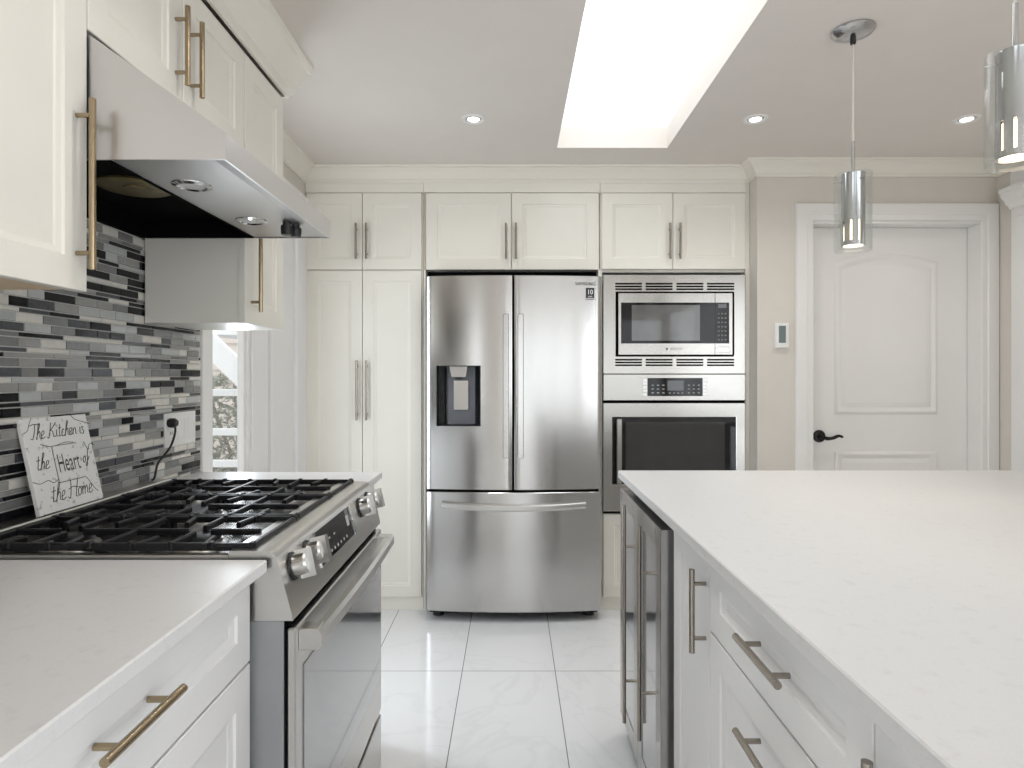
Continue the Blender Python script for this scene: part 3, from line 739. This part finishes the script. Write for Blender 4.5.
for st in ([(.0, .186), (.016, .192), (.024, .206), (.034, .219)], [(.160, .219), (.172, .208), (.196, .200), (.222, .192)], [(.0, .077), (.02, .070), (.045, .074), (.060, .066), (.078, .072)],
           [(.045, .158), (.078, .149), (.12, .155), (.15, .152)], [(.185, .150), (.195, .130), (.205, .142), (.222, .138)], [(.158, .064), (.17, .060), (.19, .03), (.2, .022)], [(.0765, .148), (.0765, .064)], [(.078, .063), (.158, .063)], [(.078, .150), (.158, .150)]):
    mb.tube([FS(a, b, .0001) for a, b in st], .0008, 5, smooth=4)
mb.build('cracks', M['ink'], sign)

# wall socket and cord
F = FX(WL + .0085)
mb = MB(); mb.panel(F, 1.958, 2.146, 1.022, 1.130, [(0, 0), (0, .004), (.003, .006)])
for k, u in enumerate((1.971, 2.032, 2.093)): mb.frame(F, u, u + .04, 1.042, 1.110, .0015, .0055, .0068)
sk = mb.build('outlet_plate', M['plate'], loc=(WL + .0085, 2.066, 1.076)); tag(sk, 'white triple socket plate on the mosaic backsplash near the window', 'outlet')
mb = MB()
for v in (1.066,):
    for u in (1.991,): mb.ubox(F, u - .006, u - .004, v - .005, v + .005, .006, .0066); mb.ubox(F, u + .004, u + .006, v - .005, v + .005, .006, .0066)
mb.build('socket_slots', M['black'], sk)
mb = MB()
p0 = F(1.976, 1.100, .0065)
mb.lathe(p0, (1, 0, 0), [(.013, 0), (.015, .004), (.015, .018), (.010, .026)], 20)
cd = mb.build('plug', M['black'], loc=p0); tag(cd, 'black plug in the white socket plate with its cord running behind the range', 'plug')
mb = MB(); mb.tube([p0 + Vector((.018, 0, -.005)), p0 + Vector((.022, -.004, -.03)), p0 + Vector((.020, -.03, -.075)), Vector((-1.070, 1.89, .985)), Vector((-1.068, 1.868, .945)), Vector((-1.072, 1.860, .9395))], .0034, 8, smooth=5)
mb.build('cord', M['black'], cd)

# ------------------------------------------------------------------ TALL CABINETS ON THE BACK WALL
BF = 3.336; F = FY(BF)
def frieze(parent, u0, u1, d=.014):
    mb = MB(); mb.ubox(F, u0, u1, 2.222, 2.345, -.3, d, .001); mb.build('frieze', M['cream'], parent)
g = thing('pantry_cabinet', 'tall cream pantry cabinet with four doors left of the fridge', 'cabinet', (-.78, 3.6, 0))
mb = MB(); mb.box(-1.088, -.472, BF, WB - .01, .07, 2.222, .001); mb.box(-1.098, -1.088, BF - .004, BF + .3, 0, 2.222); mb.build('body', M['cream'], g)
mb = MB(); mb.ubox(F, -1.098, -.472, 0, .071, -.3, .004, .001); mb.build('plinth', M['cream'], g)
frieze(g, -1.098, -.4705)
for a, b, hu in ((-1.092, -.7955, -.822), (-.7925, -.481, -.767)):
    d = door_panel(g, F, a, b, 1.812, 2.218, M['cream']); bar_handle(d, F, hu, 1.958, .19)
    d = door_panel(g, F, a, b, .075, 1.807, M['cream']); bar_handle(d, F, hu + (.004 if hu < -.8 else .0), 1.172, .315)
g = thing('bridge_cabinet', 'cream two-door cabinet above the stainless fridge', 'cabinet', (0, 3.6, 1.81))
mb = MB(); mb.box(-.4685, -.4665, BF - .016, WB - .01, 1.813, 2.222); mb.box(-.4665, .466, BF, WB - .01, 1.813, 2.222, .001); mb.box(-.4685, -.459, BF - .014, WB - .01, 0, 1.813); mb.box(.459, .4675, BF - .014, WB - .01, 0, 1.813); mb.build('body', M['cream'], g)
mb = MB(); mb.box(-.459, .459, 3.40, WB - .012, 1.765, 1.812); mb.build('recess_shade', M['dark_gap'], g)  # near-black block painting the shade in the gap above the fridge
frieze(g, -.4685, .4665, .018)
for a, b, hu in ((-.456, -.0045, -.031), (-.0015, .456, .021)):
    d = door_panel(g, F, a, b, 1.812, 2.218, M['cream']); bar_handle(d, F, hu, 1.958, .19)
g = thing('oven_cabinet', 'tall cream housing cabinet around the microwave and wall oven', 'cabinet', (.865, 3.6, 0))
mb = MB()
mb.box(.4695, .481, BF - .004, WB - .01, .07, 2.222); mb.box(1.241, 1.2625, BF - .016, WB - .01, 0, 2.222, .001)
mb.box(.481, 1.241, BF, WB - .01, 1.80, 2.222); mb.box(.481, 1.241, BF, WB - .01, .07, .515)
mb.box(.481, 1.241, BF + .02, WB - .01, 1.116, 1.2585)
mb.box(.481, 1.241, WB - .03, WB - .01, .515, 1.80)
mb.build('body', M['cream'], g)
mb = MB(); mb.ubox(F, .4695, 1.241, 0, .071, -.3, .004, .001); mb.build('plinth', M['cream'], g)
frieze(g, .4685, 1.2625)
for a, b, hu in ((.477, .8525, .833), (.8555, 1.240, .886)):
    d = door_panel(g, F, a, b, 1.815, 2.218, M['cream']); bar_handle(d, F, hu, 1.958, .19)
d = door_panel(g, F, .484, 1.238, .075, .515, M['cream'], 'drawer'); bar_handle(d, F, .86, .45, .19, False)

# ------------------------------------------------------------------ FRIDGE
g = thing('fridge', 'stainless french door fridge with a water dispenser and freezer drawer', 'fridge', (.01, 3.55, 0))
fx0, fx1, fxm, fc = -.4365, .4525, .0062, .008
mb = MB(); mb.box(fx0 + .004, fx1 - .004, 3.285, 3.92, .05, 1.735, .004); mb.build('body', M['grey_body'], g)
def fy(x):                                                 # bowed front
    t = (x - fc) / .449; return 3.145 + .032 * t * t
def bowed(mb, u0, u1, v0, v1, back=3.28, n=14, rad=.006, hole=None):
    us = [u0, u0 + rad * .3, u0 + rad] + [u0 + rad + (u1 - u0 - 2 * rad) * k / n for k in range(1, n)] + [u1 - rad, u1 - rad * .3, u1]
    def yy(u):
        e = min(u - u0, u1 - u); return fy(u) + (rad * (1 - math.sqrt(max(0, 1 - (1 - e / rad) ** 2))) if e < rad else 0)
    vsr = [v0, v0 + .003] + ([hole[2], hole[3]] if hole else []) + [v1 - .003, v1]
    if hole:
        us = sorted([u for u in us if not (hole[0] - .004 < u < hole[0] + .004 or hole[1] - .004 < u < hole[1] + .004)] + [hole[0], hole[1]])
    G = [[mb.bm.verts.new((u, yy(u) + (.003 if v in (v0, v1) else 0), v)) for u in us] for v in vsr]
    for j in range(len(vsr) - 1):
        for i in range(len(us) - 1):
            if hole and us[i] >= hole[0] - 1e-6 and us[i + 1] <= hole[1] + 1e-6 and vsr[j] == hole[2]: continue
            mb.bm.faces.new((G[j][i], G[j][i + 1], G[j + 1][i + 1], G[j + 1][i]))
    Bk = [[mb.bm.verts.new((u, back, v)) for u in us] for v in (v0, v1)]
    for i in range(len(us) - 1):
        mb.bm.faces.new((G[0][i], G[0][i + 1], Bk[0][i + 1], Bk[0][i])); mb.bm.faces.new((G[-1][i], G[-1][i + 1], Bk[1][i + 1], Bk[1][i]))
        mb.bm.faces.new((Bk[0][i], Bk[0][i + 1], Bk[1][i + 1], Bk[1][i]))
    for i in (0, -1):
        mb.bm.faces.new([G[j][i] for j in range(len(vsr))] + [Bk[1][i], Bk[0][i]])
HO = (-.383, -.158, .994, 1.300)
mb = MB(); bowed(mb, fx0, fxm - .004, .672, 1.755, hole=HO); ld = mb.build('door', M['steel'], g, angle=40)
mb = MB(); bowed(mb, fxm + .004, fx1, .672, 1.755); rd = mb.build('door', M['steel'], g, angle=40)
mb = MB(); bowed(mb, fx0, fx1, .055, .660); fz = mb.build('freezer_drawer', M['steel'], g, angle=40)
mb = MB(); mb.box(fx0 + .01, fx1 - .01, 3.2, 3.284, .655, .676); mb.build('gap_shade', M['dark_gap'], g)  # black strip painting shade between the doors and freezer drawer
mb = MB(); mb.box(fxm - .005, fxm + .005, 3.21, 3.284, .67, 1.75); mb.build('gap_shade', M['dark_gap'], g)  # black strip painting shade between the two doors
mb = MB(); mb.box(fx0 + .01, fx1 - .01, 3.24, 3.40, .025, .053); mb.build('base_grille', M['dark_gap'], g)
for x_ in (-.385, .40):
    mb = MB(); mb.cyl((x_, 3.28, 0), (x_, 3.28, .03), .03); mb.build('foot', M['black'], g)
# flat vertical grips
for p, u0, u1 in ((ld, -.046, -.016), (rd, .028, .058)):
    mb = MB(); Fh = lambda u, v, d: Vector((u, fy(u) - d, v))
    lp = []
    mb.rings(Fh, [[(u0, .835, -.002), (u1, .835, -.002), (u1, 1.56, -.002), (u0, 1.56, -.002)], [(u0, .835, .010), (u1, .835, .010), (u1, 1.56, .010), (u0, 1.56, .010)], [(u0 + .003, .838, .014), (u1 - .003, .838, .014), (u1 - .003, 1.557, .014), (u0 + .003, 1.557, .014)]])
    mb.build('handle', M['steel'], p)
mb = MB(); n = 16; V = []
hu0, hu1 = -.355, .372
for k in range(n + 1):
    u = hu0 + (hu1 - hu0) * k / n; sag = .014 * (1 - ((u - .009) / .364) ** 2); zc = .597 - sag
    y_ = fy(u)
    V.append([mb.bm.verts.new((u, y_ - a, zc + b)) for a, b in ((-.002, -.015), (.022, -.015), (.028, -.006), (.028, .012), (.022, .016), (-.002, .016))])
for A, B in zip(V, V[1:]):
    for i in range(6): mb.bm.faces.new((A[i], A[(i + 1) % 6], B[(i + 1) % 6], B[i]))
mb.bm.faces.new(V[0]); mb.bm.faces.new(V[-1][::-1])
mb.build('handle', M['steel_flat'], fz)
# dispenser niche
mb = MB(); a, b, c, d_ = HO
yb = 3.262
mb.box(a, a + .002, 3.186, yb, c, d_); mb.box(b - .002, b, 3.180, yb, c, d_); mb.box(a, b, 3.186, yb, c, c + .002); mb.box(a, b, 3.186, yb, d_ - .002, d_); mb.box(a, b, yb, yb + .003, c, d_)
dn = mb.build('dispenser_niche', M['black'], ld)
mb = MB(); mb.prism([(a + .030, yb, c + .004), (a + .046, yb - .040, c + .004), (b - .032, yb - .040, c + .004), (b - .012, yb, c + .004)], (0, 0, d_ - c - .008)); mb.build('dispenser_panel', M['disp_grey'], ld)
mb = MB(); mb.prism([(a + .042, yb - .041, c + .006), (a + .048, yb - .048, c + .006), (a + .052, yb - .041, c + .006)], (0, 0, d_ - c - .012)); mb.build('niche_edge', M['steel_flat'], ld)
mb = MB(); mb.box(a + .083, a + .160, yb - .048, yb - .040, c + .078, c + .232, .002); mb.build('paddle', M['steel'], ld)
mb = MB(); mb.prism([(a + .064, yb - .07, d_ - .004), (a + .156, yb - .07, d_ - .004), (a + .146, yb - .07, d_ - .058), (a + .074, yb - .07, d_ - .058)], (0, .035, 0)); mb.build('spout_housing', M['steel_dark'], ld)
mb = MB(); mb.box(a + .092, a + .130, yb - .065, yb - .045, d_ - .068, d_ - .056, .002); mb.build('spout', M['black'], ld)
Fh = lambda u, v, d: Vector((u, fy(u) - d, v))
mb = MB(); mb.text('SAMSUNG', Fh, .372, 1.714, .023, d=.0022, sx=1.0); mb.build('lettering', M['ink'], rd)
def plateF(u0, u1, v0, v1, d):
    return MB().rings(Fh, [[(u0, v0, 0), (u1, v0, 0), (u1, v1, 0), (u0, v1, 0)], [(u0, v0, d), (u1, v0, d), (u1, v1, d), (u0, v1, d)]])
st = plateF(.374, .418, 1.634, 1.694, .0007).build('warranty_sticker', M['black'], rd)
mb = MB(); mb.text('10', Fh, .396, 1.672, .034, d=.0010, sx=.9); mb.text('YEAR', Fh, .396, 1.650, .010, d=.0010); mb.build('sticker_print', M['plate'], st)
mb = MB(); mb.rings(Fh, [[(.376, 1.637, .0008), (.416, 1.637, .0008), (.416, 1.643, .0008), (.376, 1.643, .0008)], [(.376, 1.637, .0010), (.416, 1.637, .0010), (.416, 1.643, .0010), (.376, 1.643, .0010)]]); mb.build('sticker_band', M['print_light'], st)

# ------------------------------------------------------------------ MICROWAVE
g = thing('microwave', 'built-in stainless microwave in a slotted trim frame above the wall oven', 'microwave', (.86, 3.5, 1.2595))
OF = 3.330; F = FY(OF)
mb = MB(); mb.box(.50, 1.22, OF + .002, 3.8, 1.262, 1.775); mb.build('body', M['grey_body'], g)
def opening(mb, F, o_, i_, d0, d1, c=.0015):
    """one flat ring: outer rectangle o_, inner rectangle i_ = (u0, u1, v0, v1)"""
    R4 = lambda r, e, d: [(r[0] + e, r[2] + e, d), (r[1] - e, r[2] + e, d), (r[1] - e, r[3] - e, d), (r[0] + e, r[3] - e, d)]
    return mb.rings(F, [R4(o_, 0, d0), R4(o_, 0, d1 - c), R4(o_, c, d1), R4(i_, -c, d1), R4(i_, 0, d1 - c), R4(i_, 0, d0)], cap0=False, cap1=False)
mb = opening(MB(), F, (.483, 1.237, 1.2595, 1.783), (.549, 1.175, 1.351, 1.693), 0, .024); tf = mb.build('trim_frame', M['steel_oven'], g)
for u0, u1 in ((.546, .687), (.707, .849), (.870, 1.012), (1.032, 1.175)):
    for v in (1.702, 1.7165, 1.731, 1.300, 1.3145, 1.329): mb = MB(); mb.ubox(F, u0, u1, v, v + .0088, .0236, .0246); mb.build('vent_slot', M['dark_gap'], tf)
mb = MB(); mb.ubox(F, .549, 1.175, 1.351, 1.693, 0, .010); mb.build('cavity_border', M['dark_gap'], g)
mb = MB(); mb.ubox(F, .5605, 1.0725, 1.359, 1.686, .010, .030, .002); md = mb.build('door', M['steel_oven'], g)
mb = MB(); mb.ubox(F, 1.0735, 1.1655, 1.359, 1.686, .010, .030, .002); mc = mb.build('control_column', M['steel_oven'], g)
mb = MB(); mb.ubox(F, .576, 1.0725, 1.419, 1.635, .029, .0312); dg_ = mb.build('door_glass', M['black_glass'], md)
mb = MB(); mb.ubox(F, .632, .992, 1.434, 1.622, .0312, .0316); mb.build('screen', M['micro_glass'], dg_)
mb = MB(); mb.ubox(F, 1.0735, 1.1465, 1.419, 1.635, .029, .0312); kp = mb.build('keypad', M['black_glass'], mc)
mb = MB(); mb.ubox(F, 1.088, 1.132, 1.606, 1.627, .0312, .0316); mb.build('clock_display', M['display'], kp)
for i in range(3):
    for j in range(7): mb = MB(); mb.ubox(F, 1.086 + i * .018, 1.096 + i * .018, 1.435 + j * .023, 1.442 + j * .023, .0312, .0316); mb.build('key', M['print_grey'], kp)
mb = MB(); mb.ubox(F, 1.086, 1.148, 1.372, 1.401, .030, .0335, .0015); mb.build('door_button', M['steel_flat'], mc)
mb = MB(); mb.text('BOSCH', F, .868, 1.390, .0175, d=.0306, sx=1.1); mb.build('lettering', M['print_grey'], md)
mb = MB(); mb.cyl(F(.818, 1.390, .0299), F(.818, 1.390, .0306), .0065, seg=16); mb.build('emblem', M['print_grey'], md)

# ------------------------------------------------------------------ WALL OVEN
g = thing('wall_oven', 'built-in stainless wall oven with black control strip below the microwave', 'oven', (.86, 3.5, .52))
mb = MB(); mb.box(.50, 1.22, OF + .002, 3.85, .532, 1.113); mb.build('body', M['grey_body'], g)
mb = MB(); mb.ubox(F, .483, 1.237, 1.118, 1.256, -.015, .024, .002); cpn = mb.build('control_panel', M['steel_oven'], g)
mb = MB(); mb.ubox(F, .717, 1.008, 1.141, 1.237, .0235, .0255); cg = mb.build('control_glass', M['black_glass'], cpn)
mb = MB(); mb.ubox(F, .822, .908, 1.170, 1.223, .0255, .0259); mb.build('clock_display', M['display'], cg)
keys = [(.738 + i * .028, 1.156 + j * .020, .012, .005) for i in range(3) for j in range(3)] + [(.930 + i * .026, 1.156 + j * .020, .010, .005) for i in range(3) for j in range(3)] + [(.83 + i * .022, 1.155, .010, .004) for i in range(4)]
for u, v, a_, b_ in keys: mb = MB(); mb.ubox(F, u, u + a_, v, v + b_, .0255, .0259); mb.build('key', M['print_light'], cg)
for u in (.692, 1.010):
    for j in range(5): mb = MB(); mb.ubox(F, u, u + .023, 1.142 + j * .019, 1.158 + j * .019, .0235, .0262, .001); mb.build('side_key', M['steel_flat'], cpn)
mb = MB(); mb.ubox(F, .485, 1.235, 1.104, 1.118, -.01, .006); mb.build('gap_shade', M['dark_gap'], g)  # black strip painting shade into the gap above the oven door
mb = opening(MB(), F, (.483, 1.237, .531, 1.104), (.531, 1.186, .675, 1.030), 0, .024)
od = mb.build('door', M['steel_oven'], g)
mb = MB(); mb.ubox(F, .531, 1.186, .675, 1.030, .010, .016); dgl = mb.build('door_glass', M['black_glass'], od)
mb = MB(); mb.ubox(F, .603, 1.128, .69, 1.003, .016, .0164); mb.build('window_screen', M['oven_glass'], dgl)
mb = MB(); mb.ubox(F, .550, .580, .680, 1.022, .034, .048, .004); mb.ubox(F, .552, .578, .685, .715, .015, .036, .002); mb.ubox(F, .552, .578, .987, 1.017, .015, .036, .002); mb.build('door_handle', M['steel_oven'], od)
mb = MB(); mb.ubox(F, .485, 1.235, .519, .531, -.01, .008); mb.build('gap_shade', M['dark_gap'], g)  # black strip painting shade into the gap below the oven door

# ------------------------------------------------------------------ ISLAND
IX = .405; F = FXn(IX + T)
g = thing('kitchen_island', 'white kitchen island base with drawers and bar handles on the right', 'kitchen island', (1.1, 1.2, 0))
mb = MB()
mb.box(IX + T, 1.55, .30, 1.575, .10, .888, .001); mb.box(1.02, 1.55, 1.575, 2.18, .10, .888, .001); mb.box(.47, 1.50, .32, 1.575, 0, .10); mb.box(1.02, 1.50, 1.575, 2.16, 0, .10)
mb.box(.43, 1.55, 2.1905, 2.199, .0, .888, .001)  # unseen white end panel, added to brighten the wall oven's reflection
mb.build('body', M['white_cab'], g)
d = door_panel(g, F, 1.279, 1.565, .106, .884, M['white_cab'], fw=.055); bar_handle(d, F, 1.306, .758, .174)
for v0, v1, hv in ((.730, .884, .811), (.422, .725, .652), (.106, .417, .36)):
    d = door_panel(g, F, .702, 1.275, v0, v1, M['white_cab'], 'drawer', .055); bar_handle(d, F, .968, hv, .168, False)
d = door_panel(g, F, .30, .698, .106, .884, M['white_cab']); bar_handle(d, F, .662, .754, .174)
mb = MB(); mb.box(.374, 1.92, .24, 2.204, .8885, .9155, .0025)
tag(mb.build('island_worktop', M['quartz']), 'large white quartz worktop of the kitchen island on the right', 'worktop')
# wine cooler
WY0, WY1 = 1.597, 2.186
g = thing('wine_cooler', 'stainless two-door beverage cooler with glass doors set in the island end', 'wine cooler', (.7, 1.89, 0))
mb = MB(); mb.box(.425, 1.0, 1.580, 2.19, .045, .872); mb.box(.46, 1.0, 1.60, 2.17, .0, .045); mb.build('body', M['black'], g)
F = FXn(.418)
mb = MB()
mid_ = (WY0 + WY1) / 2
for a, b, hu, v0, v1 in ((WY0, mid_ - .002, 1.722, .245, .835), (mid_ + .002, WY1, 1.952, .166, .845)):
    mb = MB(); mb.frame(F, a, b, .075, .856, .055, 0, .039, bev=.0015); dr = mb.build('door', M['steel_dark'], g)
    mb = MB(); mb.ubox(F, a + .053, b - .053, .128, .803, .030, .036); mb.build('door_glass', M['mid_glass'], dr)
    hv = (v0 + v1) / 2; bar_handle(dr, F, hu, hv, v1 - v0, True, d=.0355, out=.032, r=.006, m=M['nickel'], inset=.13)
mb = MB(); mb.box(.43, .4245, WY0, WY1, .06, .86); mb.build('door_gap_shade', M['dark_gap'], g)  # black sheet painting shade into the gap behind the cooler doors

# ------------------------------------------------------------------ thermostat
F = FY(DW)
mb = MB(); mb.panel(F, 1.352, 1.421, 1.390, 1.520, [(0, 0), (0, .012), (.004, .018)])
th = mb.build('thermostat', M['plate'], loc=(1.386, DW, 1.455)); tag(th, 'small white thermostat on the wall beside the white door', 'thermostat')
mb = MB(); mb.ubox(F, 1.367, 1.403, 1.417, 1.505, .0175, .0188); mb.build('screen', M['lcd'], th)

# three small anchor screws on the right wall
Fr = FXn(WR)
for z_, lb in ((1.745, 'topmost small screw on the narrow wall strip right of the white door'), (1.521, 'middle of three small screws on the wall strip right of the white door'), (1.222, 'lowest small screw on the narrow wall strip right of the white door')):
    mb = MB(); p = Fr(3.118, z_, 0); mb.lathe(p, (-1, 0, 0), [(.007, 0), (.007, .002), (.004, .004)], 14); tag(mb.build('wall_screw', M['nickel'], loc=p), lb, 'screw')

# ------------------------------------------------------------------ PENDANTS AND CEILING SPOTS
def pendant(x, y, dz, label):
    g = thing('pendant_light', label, 'pendant light', (x, y, CEIL), 'glass pendants over the island')
    mb = MB(); mb.lathe((x, y, CEIL), (0, 0, -1), [(.064, 0), (.064, .005), (.058, .012), (.037, .020), (.012, .024), (.0, .0255)], 40); mb.build('canopy', M['satin_chrome'], g)
    mb = MB(); mb.lathe((x, y, CEIL - .025), (0, 0, -1), [(.009, 0), (.009, .018), (.006, .022)], 16); mb.build('strain_relief', M['black'], g)
    top = 1.890 + dz
    mb = MB(); mb.cyl((x, y, CEIL - .045), (x, y, top + .10), .003, seg=10); mb.build('cable', M['cable'], g)
    mb = MB(); mb.cyl((x, y, top + .105), (x, y, top), .0058, seg=14); mb.build('stem', M['chrome'], g)
    mb = MB(); mb.lathe((x, y, top), (0, 0, -1), [(.012, -.004), (.036, 0), (.0345, .004), (.0345, .150), (.032, .150), (.032, .012)], 40, cap=False)
    mb.lathe((x, y, top - .214), (0, 0, -1), [(.0345, 0), (.0345, .014), (.032, .014), (.032, 0), (.0345, 0)], 40, cap=False)
    for k in range(9):
        a = R(40 * k + 12); c_, s_ = math.cos(a), math.sin(a); q = [(.0345, -.009), (.0345, .009), (.032, .009), (.032, -.009)]
        mb.prism([(x + r_ * c_ - t * s_, y + r_ * s_ + t * c_, top - .149) for r_, t in q], (0, 0, -.066))
    cy = mb.build('metal_cylinder', M['satin_chrome'], g)
    mb = MB(); mb.lathe((x, y, top - .140), (0, 0, -1), [(.016, 0), (.024, .012), (.0285, .04), (.029, .078), (.028, .084), (0, .087)], 32); mb.build('bulb', M['lamp_warm'], cy)
    mb = MB(); mb.lathe((x, y, top), (0, 0, -1), [(.0535, 0), (.0542, .001), (.0542, .243), (.0535, .244), (.0514, .243), (.0514, .001), (.0535, 0)], 48, cap=False); gs = mb.build('glass_shade', M['clear'], g)
    mb = MB()
    for k in range(3):
        a = R(40 + 120 * k); mb.cyl((x + .035 * math.cos(a), y + .035 * math.sin(a), top - .022), (x + .056 * math.cos(a), y + .056 * math.sin(a), top - .022), .0022, seg=8)
    mb.build('glass_pins', M['chrome'], g)
    l = bpy.data.lights.new('pendant_bulb', 'SPOT'); l.energy = 3; l.color = (1, .80, .55); l.spot_size = R(85); l.spot_blend = .6; l.shadow_soft_size = .03
    o = bpy.data.objects.new('pendant_bulb', l); C.objects.link(o); o.location = (x, y, top - .235)
pendant(1.086, 1.99, 0, 'farther clear glass pendant with its full cable and round canopy in view')
pendant(1.082, 1.344, .055, 'nearer glass pendant cut by the right edge of the photo')
for x_, lb in ((-.165, 'recessed ceiling spot left of the skylight'), (1.044, 'recessed ceiling spot between skylight and the farther pendant'), (1.95, 'recessed ceiling spot near the right edge, beside the nearer pendant')):
    y_ = 2.68
    mb = MB(); mb.lathe((x_, y_, CEIL), (0, 0, -1), [(.034, -.02), (.034, .001), (.038, .005), (.050, .004), (.052, 0)], 36, cap=False)
    g = mb.build('recessed_light', M['trim'], loc=(x_, y_, CEIL)); tag(g, lb, 'ceiling light', 'recessed ceiling spots')
    mb = MB(); mb.lathe((x_, y_, CEIL - .0005), (0, 0, -1), [(.034, 0), (.026, .002)], 30, cap=False); mb.build('reflector', M['chrome'], g)
    mb = MB(); mb.lathe((x_, y_, CEIL - .0005), (0, 0, -1), [(.026, 0), (.024, .003), (0, .004)], 30); mb.build('lamp', M['lamp_white'], g)

# ------------------------------------------------------------------ OUTSIDE THE WINDOW
mb = MB(); mb.box(-12, WL - .125, -6, 14, -.30, -.12); struct('ground', mb, M['ground'], smooth=False)
g = thing('neighbour_wall', 'pale horizontal siding wall seen outside through the narrow window', 'wall', (-4.3, 7.6, -.12))
mb = MB()
for k in range(24): mb.prism([(-6.5, 7.60, -.12 + k * .16), (-6.5, 7.575, -.12 + k * .16), (-6.5, 7.60, -.12 + k * .16 + .158)], (4.8, 0, 0))
mb.box(-6.5, -1.7, 7.60, 7.75, -.12, 3.75); mb.build('boards', M['siding'], g)
g = thing('outdoor_stair', 'white painted outdoor stair seen diagonally through the narrow window', 'stairs', (-2.1, 4.5, -.12))
mb = MB(); mb.prism([(-3.15, 4.5, 2.52), (-1.25, 4.5, .67), (-1.25, 4.5, .47), (-3.15, 4.5, 2.30)], (0, .05, 0)); mb.build('stringer', M['deck_white'], g)
mb = MB(); mb.box(-3.12, -3.03, 4.50, 4.59, -.12, 2.4); mb.build('post', M['deck_white'], g)
for k in range(7):
    mb = MB(); x_ = -3.0 + k * .24; mb.box(x_, x_ + .28, 4.55, 5.3, 2.25 - k * .234, 2.29 - k * .234); mb.build('tread', M['deck_white'], g)
g = thing('garden_railing', 'white garden railing with horizontal rails outside the narrow window', 'railing', (-2.6, 5.3, -.12))
for z_ in (1.105, .77, .50): mb = MB(); mb.box(-4.2, -1.3, 5.30, 5.36, z_ - .03, z_ + .03, .004); mb.build('rail', M['deck_white'], g)
for x_ in (-4.1, -3.2, -1.75): mb = MB(); mb.box(x_, x_ + .08, 5.3, 5.38, -.12, 1.15); mb.build('post', M['deck_white'], g)
def shrub(x, y, h, r, n, label):
    g = thing('shrub', label, 'shrub', (x, y, -.12), 'garden shrubs outside the window')
    mb = MB(); rnd = random.Random(int(x * 100))
    for k in range(6):
        a = k * 1.05; mb.tube([(x, y, -.12), (x + .1 * math.cos(a), y + .1 * math.sin(a), h * .4), (x + r * .6 * math.cos(a), y + r * .6 * math.sin(a), h * .85)], .012, 6)
    mb.build('stem', M['bark'], g)
    mb = MB()
    for k in range(n):
        a, e = rnd.uniform(0, 6.283), rnd.uniform(-1, 1); rr = r * rnd.uniform(.5, 1) ; q = math.sqrt(1 - e * e)
        c = Vector((x + rr * q * math.cos(a), y + rr * q * math.sin(a), h * .62 + e * h * .42))
        t = Vector((rnd.uniform(-1, 1), rnd.uniform(-1, 1), rnd.uniform(-.5, 1))).normalized(); s_ = t.cross(Vector((rnd.uniform(-1, 1), rnd.uniform(-1, 1), 1))).normalized()
        ln = rnd.uniform(.025, .05); V = [mb.bm.verts.new(c + t * a_ * ln + s_ * b_ * ln) for a_, b_ in ((-1, 0), (0, .35), (1, 0), (0, -.35))]
        mb.bm.faces.new(V)
    mb.build('foliage', M['leaf'], g, smooth=False)
shrub(-2.75, 6.3, 1.25, .55, 2600, 'bushy green shrub behind the white railing outside the window')
